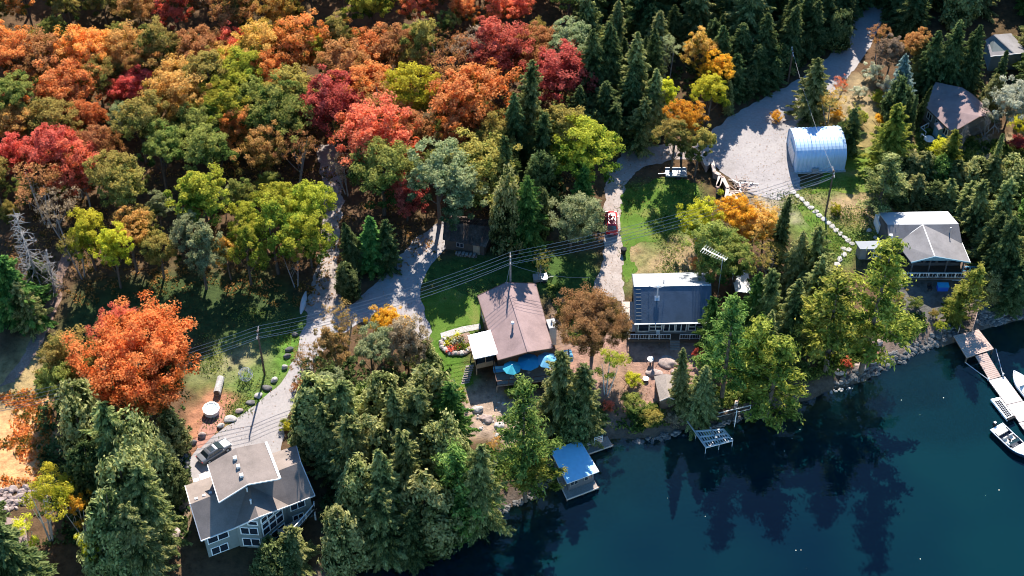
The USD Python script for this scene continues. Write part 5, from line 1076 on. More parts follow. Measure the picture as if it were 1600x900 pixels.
# --- boathouse and its dock
def boathouse():
    zr = 2.9; a, b, c, d = W(860, 704, zr + .25), W(906, 687, zr + .25), W(936, 736.5, zr), W(886, 755.5, zr)
    t = thing('boathouse', 'small dark boathouse with pale flat roof dappled by tree shade', 'boathouse', [*((a + c) / 2)[:2], 0])
    MB().slab([a, b, c, d], .12).build('roof', 'roof_boathouse', t); fascia(t, [(d, c), (c, b), (a, d)], 'trim_pale', .06, .12)
    w = walls(t, [a, b, c, d], .55, zr - .1, 'siding_dark', 'wall', .45)
    w = w[np.argsort(w[:, 1])]; p, q = sorted(w[:2].tolist()); u = np.array([q[0] - p[0], q[1] - p[1], 0]); L = np.linalg.norm(u); n = [u[1], -u[0], 0]
    for s in (.06, .62): wall_window(t, [p[0] + u[0] * s, p[1] + u[1] * s, .55 + .9], u, L * .3, .9, n, 2, 1, frame='siding_taupe')
    zd = .5; t2 = thing('boathouse_dock', 'grey timber dock round the boathouse and along the shore', 'dock', [*d[:2], 0])
    f, r_, l = W(886, 780.5, zd), W(935, 762, zd), W(852, 735, zd); lb = W(846, 722, zd)
    MB().slab([f, r_, [*(c + (r_ - f) * 0)[:2], zd] if False else [*b[:2], zd], [*a[:2], zd]], .25).build('dock_deck', 'wood_weathered', t2)
    MB().slab([W(905, 693, zd), W(949, 681, zd), W(957, 696, zd), W(920, 709, zd)], .25).build('shore_deck', 'wood_weathered', t2); MB().slab([lb, W(862, 716, zd), W(868, 734, zd), l], .2).build('side_deck', 'wood_weathered', t2)
    for a_, b_ in ((f + [0, 0, .04], r_ + [0, 0, .04]), (f + [0, 0, .04], W(866, 738, zd) + [0, 0, .04]), (l + [0, 0, .03], W(872, 741, zd) + [0, 0, .03]), (W(920, 709, zd) + [0, 0, .03], W(957, 696, zd) + [0, 0, .03])): MB().bar(a_, b_, .12, .1).build('edge_board', 'wood_pale', t2)
    m = MB()
    for q in (f, r_, (f + r_) / 2, W(957, 696, zd), W(920, 709, zd), l, lb): m.tube([q[0], q[1] + .2, -3], [q[0], q[1] + .2, zd - .1], .14, .14, 8)
    m.build('pile', 'wood_dark', t2)
    A, B_ = W(915, 697, zd), W(941, 690, zd); mid = A * .45 + B_ * .55
    m = MB()
    for s in (0, .52, 1): q = A * (1 - s) + B_ * s; m.box(q + [0, 0, .65], (.12, .12, 1.3))
    for z in (.12, .5, .9, 1.25): m.bar((A if z < .8 else mid) + [0, 0, z], B_ + [0, 0, z], .06, .1)
    m.build('railing', 'trim_pale', t2)
boathouse()

# --- shore shed, pale-roofed lean-to behind the cottage
def shore_shed():
    g = float(G(1040, 625)[2]); zb, zr = 2.3, 2.9
    pts = [(1024, 587), (1032, 624), (1040, 586), (1046, 621), (1061, 587), (1066, 625)]
    t, c, g = gable('shore_shed', 'small weathered shed roof on the bank below the cottage', [(1022, 588), (1031, 626), (1040, 584), (1045, 620), (1060, 588), (1062, 627)], 2.0, 2.7, 'wood_weathered', 'wood_dark', .1, 'shed', .9, 'wood_pale')
    g2 = float(G(1160, 462)[2])
    a, b, c2, d = W(1142, 423, g2 + 2.4), W(1168, 422, g2 + 2.4), W(1174, 458, g2 + 2.1), W(1149, 455, g2 + 2.1)
    t2 = thing('white_roof_shed', 'white roofed lean-to shed in dappled shade right of the cottage', 'shed', [*((a + c2) / 2)[:2], g2])
    MB().slab([a, b, c2, d], .1).build('roof', 'roof_white', t2); m = MB()
    for k in range(6): s = k / 5; m.bar(a * (1 - s) + b * s + [0, 0, .02], d * (1 - s) + c2 * s + [0, 0, .02], .05, .04)
    m.build('roof_rib', 'roof_white', t2); walls(t2, [a, b, c2, d], g2 - .5, g2 + 2.05, 'siding_log', 'wall', .3)
shore_shed()
# ---------------------------------------------------------------- vehicles, docks, boats and small things
def loft(secs, cap=True):
    """surface through rings of equal length"""
    n = len(secs[0]); V = np.vstack(secs); F = []
    for i in range(len(secs) - 1):
        for j in range(n):
            k = (j + 1) % n; a, b, c, d = i * n + j, i * n + k, (i + 1) * n + k, (i + 1) * n + j; F += [[a, b, c], [a, c, d]]
    if cap:
        for i, flip in ((0, True), (len(secs) - 1, False)):
            c = len(V); V = np.vstack([V, secs[i].mean(0)])
            for j in range(n): k = (j + 1) % n; f = [i * n + j, i * n + k, c]; F.append(f[::-1] if flip else f)
    m = trimesh.Trimesh(V, np.array(F), process=False); trimesh.repair.fix_normals(m); return m.vertices, m.faces
def ring(x, hw, z0, z1, e=4.0, n=20, tumble=0.0):
    t = np.arange(n) * 2 * PI / n; c, s = np.cos(t), np.sin(t)
    y = np.sign(c) * np.abs(c) ** (2 / e) * hw; z = (z0 + z1) / 2 + np.sign(s) * np.abs(s) ** (2 / e) * (z1 - z0) / 2
    y = y * (1 - tumble * np.clip((z - z0) / (z1 - z0), 0, 1)); return np.stack([np.full(n, x), y, z], 1)
def car(px, py, ang, name, label, paint, kind, L=4.6, Wd=1.8):
    """nose along local +x, turned by ANG"""
    p = G(px, py); t = thing(name, label, 'car', p, None, ang); h = Wd / 2; s = L / 4.6
    body = [ring(-2.3 * s, h * .78, .42, .82), ring(-2.22 * s, h * .92, .30, .95), ring(-1.6 * s, h, .22, 1.0 if kind == 'suv' else .97), ring(-.4 * s, h, .20, .95), ring(.9 * s, h, .20, .93), ring(1.6 * s, h * .98, .22, .88), ring(2.1 * s, h * .9, .28, .78), ring(2.3 * s, h * .72, .36, .66)]
    put('body', loft(body), paint, t, 40)
    zt = 1.68 if kind == 'suv' else 1.43; r0 = -2.1 * s if kind == 'suv' else -1.55 * s
    cab = [ring(r0, h * .84, .85, 1.0, 5, tumble=.0), ring(r0 + .35 * s, h * .86, .85, zt - .08, 5, tumble=.16), ring(r0 + .75 * s, h * .88, .85, zt, 5, tumble=.18), ring(.05 * s, h * .88, .85, zt, 5, tumble=.18), ring(.32 * s, h * .88, .85, zt - .06, 5, tumble=.18), ring(1.15 * s, h * .86, .85, .93, 5, tumble=.0)]
    put('cabin', loft(cab), paint, t, 40)
    m = MB(); zl = .95
    def q(name_, P, mat='glass_car'):
        P = np.asarray(P, float); nn = np.cross(P[1] - P[0], P[2] - P[0]); nn = nn / np.linalg.norm(nn); MB().slab(P + nn * .0, .02, nn).build(name_, mat, t)
    wt = h * .70
    q('windscreen', [[1.08 * s, -h * .76, .985], [1.08 * s, h * .76, .985], [.36 * s, wt * .98, zt - .045], [.36 * s, -wt * .98, zt - .045]])
    q('rear_window', [[r0 + .04, h * .7, 1.03], [r0 + .04, -h * .7, 1.03], [r0 + .38 * s, -wt * .95, zt - .06], [r0 + .38 * s, wt * .95, zt - .06]])
    for sg in (-1, 1):
        for x0, x1 in ((r0 + .45 * s, -.62 * s), (-.52 * s, .55 * s)):
            P = [[x0, sg * (h * .885), .99], [x1, sg * (h * .885), .99], [min(x1, .18 * s), sg * (h * .755), zt - .12], [x0 + .12, sg * (h * .755), zt - .12]]
            q('side_window', P if sg < 0 else P[::-1])
        MB().box([.85 * s, sg * (h + .09), .98], (.12, .2, .14)).build('wing_mirror', paint, t)
        MB().box([2.18 * s, sg * h * .66, .64], (.12, .34, .14)).build('headlight', 'lamp_clear', t); MB().box([-2.25 * s, sg * h * .7, .78], (.1, .3, .16)).build('tail_light', 'lamp_red', t)
        for x in (-1.38 * s, 1.42 * s):
            w = MB().tube([x, sg * (h - .2), .33], [x, sg * (h + .015), .33], .33, .33, 16).build('wheel', 'rubber', t); MB().tube([x, sg * (h + .0), .33], [x, sg * (h + .035), .33], .2, .18, 10).build('rim', 'aluminium', w)
    if kind != 'suv': q('sunroof', [[-.75 * s, -wt * .72, zt - .012], [-.75 * s, wt * .72, zt - .012], [-.05 * s, wt * .72, zt - .012], [-.05 * s, -wt * .72, zt - .012]][::-1])
    else: MB().box([-.6 * s, h * .55, zt + .05], (1.6, .05, .06)).box([-.6 * s, -h * .55, zt + .05], (1.6, .05, .06)).build('roof_rail', 'aluminium', t)
    for x, n_ in ((2.31 * s, 'front_plate'), (-2.33 * s, 'rear_plate')): MB().box([x, 0, .55], (.03, .5, .14)).build(n_, 'plastic_white', t)
a_, b_ = G(314, 722), G(357, 693)
car(335.5, 709, math.atan2(*(b_ - a_)[[1, 0]]), 'parked_car', 'silver sedan with dark sunroof parked beside the taupe house', 'paint_silver', 'sedan', 4.7)
a_, b_ = G(955, 366), G(954, 334)
car(955, 352, math.atan2(*(b_ - a_)[[1, 0]]), 'parked_car', 'red hatchback stopped on the dirt track', 'paint_red', 'suv', 4.6, 1.85)

# --- stepping stones from the yard to the grey house
sp = thing('stepping_stone_path', 'curving line of pale stepping stones from the yard to the grey house', 'path', G(1290, 345)); tag(stage.GetPrimAtPath(sp), kind='structure')
P = [(1240, 301), (1246, 307), (1253, 312), (1260, 319), (1267, 325), (1274, 331), (1280, 337), (1287, 343), (1294, 349), (1300, 354), (1306, 360), (1313, 366), (1319, 371), (1325, 376), (1331, 381), (1326, 391), (1319, 398), (1312, 405), (1308, 413), (1318, 389)]
r = RS(12)
def stone(rs, rx, ry, rz, sub=1, amp=.25):
    m = trimesh.creation.icosphere(subdivisions=sub); v = m.vertices * (1 + amp * (meshkit.noise(m.vertices * 1.4 + rs.uniform(0, 50), 3) - .5)[:, None] * 2); return v * [rx, ry, rz], m.faces
def place(v, p, a): c, s = math.cos(a), math.sin(a); return v @ np.array([[c, s, 0], [-s, c, 0], [0, 0, 1]]) + p
for k, (x, y) in enumerate(P):
    v, f = stone(r, r.uniform(.42, .6), r.uniform(.36, .48), .1); put('stone', (place(v, G(x, y) + [0, 0, .08], r.uniform(0, 3)), f), 'rock_pale', sp)
# --- boulders along the driveway
BO = [(302, 690, 13, 9, 'small pale boulder lowest beside the silver car', 0), (316, 680, 13, 14, 'tall pinkish boulder at the foot of the red paving', 1), (345, 664, 13, 10, 'squat pale boulder at the right edge of the red paving', 2), (360, 653, 20, 8, 'long low boulder second along the driveway edge', 2), (374, 641, 13, 7, 'pinkish flat boulder at the tip of the shaded grass', 1),
      (392, 628, 14, 7, 'grey boulder in the shade edge below the wire orb', 0), (404, 617, 14, 8, 'pale rounded boulder in the middle of the driveway edge', 2), (417, 605, 16, 9, 'dark fronted boulder on the driveway verge', 0), (429, 593, 12, 11, 'bright white square boulder on the green verge', 2), (445, 573, 10, 13, 'upright pale boulder at the top of the green verge', 2),
      (449, 555, 12, 10, 'shaded boulder above the upright pale one', 0), (452, 545, 13, 9, 'shaded boulder second from the top of the row', 0), (461, 522, 10, 10, 'topmost shaded boulder by the driveway', 0)]
for x, y, w, h, lab, m_ in BO:
    p = G(x, y + 2); s = scale_at(p); v, f = stone(r, w / 2 / s, w / 2 / s * .7, h / 2 / s * .85, 2, .3); v[:, 2] = np.maximum(v[:, 2], -.1)
    tt = thing('boulder', lab, 'boulder', p, 'boulders lining the driveway'); put('rock', (place(v, p + [0, 0, .12], r.uniform(-.3, .8)), f), ('rock_grey', 'rock_pink', 'rock_pale')[m_], tt, 50)
# --- white rimmed tub, white log, wire orb
p = G(331, 644); t = thing('round_tub', 'round white rimmed tub on the red paved patch', 'tub', p); R = 1.15
n = 10; a = np.arange(n) * 2 * PI / n; o = np.stack([np.cos(a), np.sin(a)], 1); m = MB()
for k in range(n):
    A, B2 = o[k], o[(k + 1) % n]; m.slab([[*(p[:2] + A * R), p[2] + .85], [*(p[:2] + B2 * R), p[2] + .85], [*(p[:2] + B2 * R * .82), p[2] + .85], [*(p[:2] + A * R * .82), p[2] + .85]], .12)
m.build('rim', 'plastic_white', t); MB().tube(p, p + [0, 0, .72], R * .93, R * .95, 10).build('tub_side', 'trim_pale', t); MB().tube(p + [0, 0, .72], p + [0, 0, .79], R * .83, R * .83, 20).build('cover', 'water_tub', t)
MB().bar(p + [-.2, -.8, .83], p + [.3, .85, .83], .06, .04).build('cover_strap', 'metal_grey', t)
m = MB()
for k in range(4): q = G(317 + k * 6, 662); m.bar(G(326 + k * 4, 650) + [0, 0, .06], q + [0, 0, .06], .12, .06)
m.build('floor_batten', 'wood_dark', t)
p, q = G(340, 618), G(346, 594); t = thing('birch_log', 'thick white log lying above the white rimmed tub', 'log', (p + q) / 2); MB().tube(p + [0, 0, .5], q + [0, 0, .5], .52, .5, 12).build('log_bark', 'rock_pale', t); MB().tube(p + [0, -.02, .5], p + [0, .0, .5], .45, .45, 12).build('cut_end', 'wood_dark', t)
p = G(385, 592); t = thing('wire_orb', 'pale wire orb sculpture on the shaded grass', 'sculpture', p); rr = .95
for k in range(7):
    ax = sph(r, 1)[0]; u_ = nrm(np.cross(ax, [.3, .2, 1])); v_ = np.cross(ax, u_); C = [p + [0, 0, rr] + rr * (math.cos(b) * u_ + math.sin(b) * v_) for b in np.linspace(0, 2 * PI, 17)]; MB().path(C, .035, 4).build('hoop', 'aluminium', t)
p, q = G(470, 491), G(478, 456); t = thing('upturned_canoe', 'pale slim canoe lying on the dark grass by the driveway', 'canoe', (p + q) / 2)
L_ = np.linalg.norm(q - p); d = nrm(q - p); nn = np.array([-d[1], d[0], 0]); S_ = []
for s in np.linspace(0, 1, 9):
    w_ = .42 * math.sin(PI * min(max(s, .03), .97)) ** .6; tt = np.linspace(0, PI, 8); S_.append(np.array([p + d * L_ * s + nn * math.cos(b) * w_ + [0, 0, .03 + .38 * math.sin(b) * (.3 + .7 * math.sin(PI * s))] for b in tt]))
put('hull', loft(S_), 'trim_pale', t, 50); MB().bar(p + [0, 0, .03], q + [0, 0, .03], .05, .06).build('keel', 'wood_pale', t)
# --- rock garden beside the sunroom
t = thing('rock_garden', 'oval rock garden of stones and low plants beside the paved walk', 'garden bed', G(712, 540)); m = MB()
for k in range(16):
    b = PI * (.85 + .95 * k / 15); x, y = 714 + 23 * math.cos(b), 538 - 15 * math.sin(b) * 1.0; v, f = stone(r, r.uniform(.4, .7), r.uniform(.3, .5), .3, 1); put('edging_stone', (place(v, G(x, y) + [0, 0, .12], r.uniform(0, 3)), f), 'rock_pink' if k % 2 else 'rock_pale', t)
drape('soil_bed', [(694, 530), (712, 523), (734, 520), (736, 548), (718, 553), (700, 548)], 'dirt', .04, None, None, .1, 3, parent=t)
for k in range(22):
    x, y = r.uniform(697, 732), r.uniform(524, 550); c = G(x, y); nq = 60; pp = r.normal(0, .3, (nq, 3)) * [1, 1, .5] + c + [0, 0, .25]; v, f = leafcards(pp, np.tile([0, 0, 1.0], (nq, 1)), .12, r)
    col = ('leaf_lime', 'leaf_red', 'leaf_silver', 'leaf_yellow', 'leaf_green', 'leaf_rust')[k % 6]; path = put('garden_plant', (v, f), col, t); primvar(path, 'leaf', np.repeat(np.stack([r.rand(nq), r.uniform(.3, .9, nq), np.ones(nq)], 1), 4, 0))
# --- zigzag timber retaining wall and scrap heap by the yard
t = thing('retaining_wall', 'zigzag pinkish timber retaining wall along the yard edge', 'wall', G(1125, 285))
Z = [(1094, 244), (1103, 262), (1111, 252), (1115, 272), (1124, 277), (1120, 296), (1128, 280), (1136, 297), (1133, 316), (1143, 305), (1153, 320)]
Zg = [G(x, y + 6) for x, y in Z]; r = RS(31)
for a, b in zip(Zg[:-1], Zg[1:]):
    for k in range(6): MB().bar([*a[:2], min(a[2], b[2]) - .5 + .32 * k], [*b[:2], min(a[2], b[2]) - .5 + .32 * k], .16, .29).build('board', 'wood_pink', t)
for a, b in zip(Zg[:-1], Zg[1:]): zc_ = min(a[2], b[2]) + 1.29; MB().bar([*a[:2], zc_], [*b[:2], zc_], .55, .09).build('cap_board', 'wood_pale', t)
for k, a in enumerate(Zg): MB().box([*a[:2], a[2] + .3], (.28, .28, 2.1)).build('post', 'wood_pink', t)
t = thing('scrap_heap', 'heap of grey poles and boards at the yard corner', 'scrap heap', G(1165, 292))
for k in range(26):
    x, y = r.uniform(1142, 1182), r.uniform(282, 306); p = G(x, y) + [0, 0, r.uniform(.1, .6)]; a = r.uniform(-1.6, .3); l = r.uniform(.4, 1.1); dv = np.array([math.cos(a) * l, math.sin(a) * l, r.uniform(-.25, .25)])
    MB().bar(p - dv, p + dv, r.uniform(.07, .16), r.uniform(.06, .12)).build('plank' if k % 2 else 'pole', ('wood_pale', 'wood_pink', 'wood_weathered', 'metal_grey')[k % 4], t)
t = thing('flatbed_trailer', 'pale flatbed trailer in the shade of the amber trees', 'trailer', G(1056, 274)); c = G(1056, 275)
MB().box(c + [0, 0, .62], (3.2, 1.7, .1)).build('bed', 'roof_steel', t); MB().box(c + [0, .83, .78], (3.2, .05, .25)).box(c + [0, -.83, .78], (3.2, .05, .25)).build('side_rail', 'metal_grey', t); MB().bar(c + [-1.6, 0, .55], c + [-2.7, 0, .45], .1).build('drawbar', 'metal_grey', t)
for s in (-1, 1): w_ = MB().tube(c + [.3, s * .72, .3], c + [.3, s * .94, .3], .3, .3, 12).build('wheel', 'rubber', t)
p = G(974, 396); t = thing('black_bin', 'small black bin standing on the grass beside the track', 'bin', p); MB().tube(p, p + [0, 0, .95], .32, .42, 12).build('bin_side', 'plastic_black', t); MB().tube(p + [0, 0, .95], p + [0, 0, 1.02], .46, .4, 12).build('lid', 'plastic_black', t)
# --- television mast with antenna
base = G(1133, 452); tip = W(1129, 405, base[2] + 10.2); base[:2] = tip[:2]; base[2] = float(Hz(*base[:2])); t = thing('antenna_mast', 'roof height mast with a many armed television antenna', 'antenna', base)
MB().tube(base - [0, 0, .3], tip + [0, 0, .4], .06, .05, 7).build('mast', 'metal_grey', t)
A, B_ = W(1098, 388, tip[2] + .2), W(1135, 406, tip[2] + .2); MB().bar(A, B_, .035).build('boom', 'aluminium', t); d = nrm(B_ - A); nn = np.array([-d[1], d[0], 0])
for k in range(11): s = .02 + k * .096; l = .85 - .035 * k; q = A * (1 - s) + B_ * s; MB().tube(q - nn * l, q + nn * l, .014, .014, 5).build('element', 'metal_grey', t)
# --- white tub on a post, pink rock slabs on the bank
p = G(1016, 568); t = thing('white_bucket', 'white bucket on a short post in front of the cottage', 'bucket', p); MB().tube(p, p + [0, 0, .55], .12, .12, 8).build('post', 'wood_dark', t); MB().tube(p + [0, 0, .55], p + [0, 0, 1.0], .33, .45, 14).build('bucket_side', 'plastic_white', t); MB().tube(p + [0, 0, 1.0], p + [0, 0, 1.02], .38, .38, 14).build('water', 'water_tub', t)
p = G(1009, 594); t = thing('round_fire_bowl', 'small dark fire bowl on the pink ground', 'fire bowl', p); MB().tube(p, p + [0, 0, .3], .12, .3, 10).build('bowl', 'plastic_black', t); MB().tube(p + [0, 0, .3], p + [0, 0, .36], .42, .42, 12).build('rim', 'metal_grey', t)
SL = [(1042, 566, 34, 16, 'broad pink bedrock hump right of the white bucket'), (1024, 584, 30, 12, 'low pink bedrock shelf above the small shore shed'), (1060, 582, 26, 12, 'pink bedrock shelf beside the pale spruce'), (760, 655, 22, 12, 'pale rock on the tan slope, lower of two'), (746, 640, 18, 10, 'pale rock on the tan slope, upper of two'), (780, 666, 16, 12, 'white rock beside the light green pine'),
      (1342, 573, 24, 12, 'reddish shore rock left of the leaning pine foot'), (1362, 562, 22, 12, 'reddish shore rock right of the leaning pine foot'), (1312, 580, 20, 10, 'low reddish shore rock at the left end'), (270, 835, 26, 20, 'pale rock at the lower left corner of the taupe house'), (1372, 536, 14, 8, 'small pale rock on the bank above the reddish shore rocks')]
r = RS(41)
for x, y, w, h, lab in SL:
    p = G(x, y); s = scale_at(p); v, f = stone(r, w / 2 / s, h / s * .7, .55, 3, .28); v[:, 2] += .25 * (meshkit.fbm(v * 1.5, 3, 5) - .5); tt = thing('bedrock', lab, 'rock', p); put('rock', (place(v, p + [0, 0, -.05], r.uniform(-.4, .4)), f), 'rock_pink' if y < 640 and x < 1400 or w > 20 else 'rock_pale', tt, 60)
def rocks(name, poly, n, lo, hi, mats, label, seed, lift=.1):
    rr = RS(seed); pl = gpoly(poly); x0, y0, x1, y1 = pl.bounds; shapely.prepare(pl); m = MB(); k = 0; b = [stone(rr, 1, 1, 1, 1, .35) for _ in range(6)]
    while k < n:
        q = np.array([rr.uniform(x0, x1), rr.uniform(y0, y1)])
        if not pl.contains(Point(q)): continue
        s = lo * (hi / lo) ** rr.rand(); v, f = b[k % 6]; m.add(place(v * [s, s * rr.uniform(.6, 1), s * rr.uniform(.5, .8)], [*q, float(Hz(*q)) + s * lift], rr.uniform(0, 6)), f); k += 1
    m.build(name, mats, None, label=label, cat='rocks', kind='stuff')
rocks('shore_riprap', [(1528, 445), (1560, 440), (1580, 470), (1600, 494), (1560, 508), (1535, 508), (1520, 500), (1525, 470)], 560, .16, .42, 'rock_grey', 'grey broken stone tipped down the bank by the dock', 51)
rocks('shore_rocks', [(1300, 600), (1345, 572), (1400, 548), (1460, 520), (1500, 500), (1520, 520), (1480, 532), (1440, 552), (1400, 574), (1350, 592), (1310, 612)], 300, .14, .5, 'rock_grey', 'grey shoreline rocks with painted shade left of the dock', 52)
rocks('shore_pebbles', [(1296, 612), (1320, 605), (1342, 610), (1330, 622), (1300, 628)], 70, .12, .3, 'rock_pale', 'pale rocks breaking the water below the leaning pine', 53, .25)
rocks('bank_rocks', [(755, 806), (832, 768), (890, 716), (930, 694), (1010, 686), (1100, 664), (1200, 640), (1200, 650), (1100, 676), (1010, 698), (935, 706), (892, 728), (835, 780), (760, 816)], 360, .15, .5, 'rock_grey', 'dark shaded rocks along the middle shore', 54)
rocks('slope_rocks', [(725, 635), (790, 625), (800, 680), (730, 690)], 30, .12, .35, 'rock_pale', 'scattered pale rocks on the tan slope', 55)
rocks('house_rocks', [(250, 690), (290, 700), (298, 745), (262, 780), (248, 740)], 120, .2, .5, 'rock_grey', 'grey rock pile left of the taupe house', 56)
rocks('corner_rubble', [(-60, 766), (56, 762), (60, 782), (10, 800), (-60, 806)], 130, .25, .6, 'rock_pink', 'mauve rubble bank above the corner building', 57)
# --- frame dock with ladder rungs, gate, pole
zl = 1.25; A, B_, Cc, Dd = W(1086, 674, zl), W(1103, 699, zl), W(1145, 688, zl), W(1131, 671, zl); t = thing('slatted_dock', 'white slatted aluminium dock frame standing over the water', 'dock', [*((A + Cc) / 2)[:2], 0])
A0 = W(1074, 658, zl + .1); A1 = W(1110, 668, zl)
for a, b in ((A0, B_), (A1, W(1124, 694, zl)), (Dd, Cc)): MB().bar(a, b, .14, .16).build('beam', 'aluminium', t)
e0, e1 = A, B_; f0, f1 = Dd, Cc
for s in (0, .36, .68, 1): MB().bar(e0 * (1 - s) + e1 * s, f0 * (1 - s) + f1 * s, .2, .16).build('cross_beam', 'trim_pale', t)
for b in range(3):
    s0, s1 = (0, .36, .68)[b] + .06, (.36, .68, 1)[b] - .06
    for k in range(11):
        q = (k + .5) / 11; p0 = (e0 * (1 - s0) + e1 * s0) * (1 - q) + (f0 * (1 - s0) + f1 * s0) * q; p1 = (e0 * (1 - s1) + e1 * s1) * (1 - q) + (f0 * (1 - s1) + f1 * s1) * q; MB().bar(p0, p1, .11, .08).build('slat', 'trim_pale', t)
for q in (B_, Cc, (B_ + Cc) / 2, W(1088, 676, zl), Dd): MB().tube([*q[:2], -3.0], [*q[:2], zl], .05, .05, 7).build('leg', 'aluminium', t)
g0, g1 = G(1076, 655), G(1096, 655); zz = max(g0[2], g1[2]); t = thing('dock_gate', 'white topped timber gate frame above the dock frame', 'gate', g0)
for q in (g0, g1): MB().box([*q[:2], zz + 1.1], (.14, .14, 2.5)).build('post', 'trim_pale', t)
MB().bar([*g0[:2], zz + 2.35], [*g1[:2], zz + 2.35], .3, .16).build('top_beam', 'trim_white', t); MB().bar([*g0[:2], zz + .3], [*g1[:2], zz + .3], .1, .1).build('bottom_rail', 'trim_pale', t)
zd = float(G(1128, 645)[2]) + .25; t = thing('shore_deck', 'dark brown shaded deck on the bank behind the dock frame', 'deck', W(1128, 645, zd)); q = [W(1112, 652, zd), W(1110, 626, zd), W(1142, 622, zd), W(1146, 645, zd)]
for k in range(14): s0, s1 = k / 14 + .004, (k + 1) / 14 - .004; MB().slab([q[0] * (1 - s0) + q[1] * s0, q[0] * (1 - s1) + q[1] * s1, q[3] * (1 - s1) + q[2] * s1, q[3] * (1 - s0) + q[2] * s0], .12).build('board', 'wood_dark', t)
m = MB(); 
for k in q: m.box([k[0], k[1], zd - .7], (.14, .14, 1.2))
m.build('deck_post', 'wood_dark', t)
a, b = G(1111, 655), G(1172, 640); t = thing('shore_railing', 'long pale handrail along the shore behind the dock frame', 'railing', a); rail(t, [a, (a + b) / 2, b], .9, 'trim_pale', 2.2, 'rail')
p = G(1147, 669); p[2] = min(p[2], .1); t = thing('white_pole', 'tall white pole at the water edge right of the dock frame', 'pole', p); MB().tube(p - [0, 0, 1], p + [0, 0, 3.6], .06, .05, 8).build('pole_shaft', 'trim_white', t); MB().tube(p + [0, 0, 3.6], p + [0, 0, 3.75], .1, .05, 8).build('cap', 'trim_white', t)
p = G(1150, 634); t = thing('red_bench', 'reddish bench with pale cushions under the tall pine', 'bench', p); MB().box(p + [0, 0, .45], (1.1, .5, .08), 1.3).build('seat', 'wood_pink', t); MB().box(p + [.25, .1, .75], (1.1, .07, .55), 1.3).build('backrest', 'wood_pink', t); MB().box(p + [0, 0, .54], (.5, .4, .1), 1.3).build('cushion', 'trim_pale', t); 
for s in (-.45, .45): MB().box(p + [s * .27, s * .96, .2], (.08, .45, .42), 1.3).build('leg', 'wood_pink', t)
# --- long dock on the right: fixed platform, ramp, floating sections
def planked(name, label, c4, z, n, mat, thick=.22, part='board', cat='dock', gap=.006):
    t = thing(name, label, cat, [*np.mean(c4, 0)[:2], 0]); c4 = np.array(c4)
    for k in range(n):
        s0, s1 = k / n + gap, (k + 1) / n - gap; P = [c4[0] * (1 - s0) + c4[3] * s0, c4[1] * (1 - s0) + c4[2] * s0, c4[1] * (1 - s1) + c4[2] * s1, c4[0] * (1 - s1) + c4[3] * s1]; MB().slab(P, .07).build(part, mat, t)
    MB().slab(c4 * .985 + c4.mean(0) * .015 - [0, 0, .075], thick).build('frame', 'wood_dark', t); return t
z1 = 1.15; q = [W(1489.6, 524.4, z1), W(1529, 514.5, z1), W(1553, 545, z1), W(1510.5, 559, z1)]; t = planked('dock_platform', 'square pinkish dock platform against the bank', q, z1, 16, 'dock_pink')
for k in q: MB().tube([*(k * .95 + np.mean(q, 0) * .05)[:2], -2.5], [*(k * .95 + np.mean(q, 0) * .05)[:2], z1 - .1], .13, .13, 8).build('pile', 'wood_dark', t)
zf = .5; q = [W(1524, 556, z1 + .01), W(1542, 551, z1 + .01), W(1564, 588, zf + .06), W(1546, 593.5, zf + .06)]; planked('dock_ramp', 'sloping pinkish ramp from the platform to the floating dock', q, 0, 14, 'dock_pink', .12)
e, f = W(1544.6, 594, zf), W(1570, 588, zf); d = W(1599.6, 628, zf) - f
def fl(s0, s1, w0=0.0, w1=1.0): o = lambda w, s: e * (1 - w) + f * w + d * s; return [o(w0, s0), o(w1, s0), o(w1, s1), o(w0, s1)]
for k, (s0, s1, w0, w1, lab) in enumerate(((0, .95, 0, 1, 'pale floating dock section next to the ramp'), (.965, 1.62, 0, 1.1, 'pale floating dock section in the middle'), (1.635, 3.1, -.05, 1.9, 'wide pale floating dock section at the far end'))):
    t = planked('floating_dock', lab, fl(s0, s1, w0, w1), zf, 12, 'dock_pale', .2); c4 = np.array(fl(s0, s1, w0, w1))
    for s in (.2, .8): p, q = c4[0] * (1 - s) + c4[3] * s, c4[1] * (1 - s) + c4[2] * s; MB().bar(p * .94 + q * .06 - [0, 0, .42], q * .94 + p * .06 - [0, 0, .42], .7, .36).build('float', 'plastic_black', t)
for k, (p, q, lab) in enumerate(((W(1508, 566, .8), W(1544, 593, zf), 'left mooring rod between platform and floating dock'), (W(1556, 545, .9), W(1567, 586, zf + .1), 'right mooring rod between platform and floating dock'))):
    t = thing('mooring_rod', lab, 'rod', p); MB().tube(p, q, .05, .05, 6).build('rod_shaft', 'aluminium', t); MB().tube(q - [0, 0, .1], q + [0, 0, .35], .12, .12, 8).build('foot', 'trim_pale', t)
# stairs from the house down to the platform
a, b = G(1521, 470), W(1508, 519, z1); a[2] += .2; t = thing('shore_stairs', 'shaded timber stairs leading down to the dock platform', 'stairs', b)
for k in range(12): s = (k + .5) / 12; MB().box(a * (1 - s) + b * s, (1.9, .5, .08), .1).build('step', 'wood_pink' if k < 2 else 'wood_dark', t)
for s in (-1, 1): MB().bar(a + [s * .95, 0, -.1], b + [s * .95, 0, -.1], .1, .25).build('stringer', 'wood_dark', t); MB().bar(a + [s * .95, 0, .8], b + [s * .95, 0, .8], .08, .08).build('handrail', 'wood_pink', t)
for s in (-1, 1):
    for k in (0, .5, 1): p = a * (1 - k) + b * k + [s * .95, 0, .3]; MB().box(p, (.09, .09, 1.1)).build('post', 'wood_pink', t)
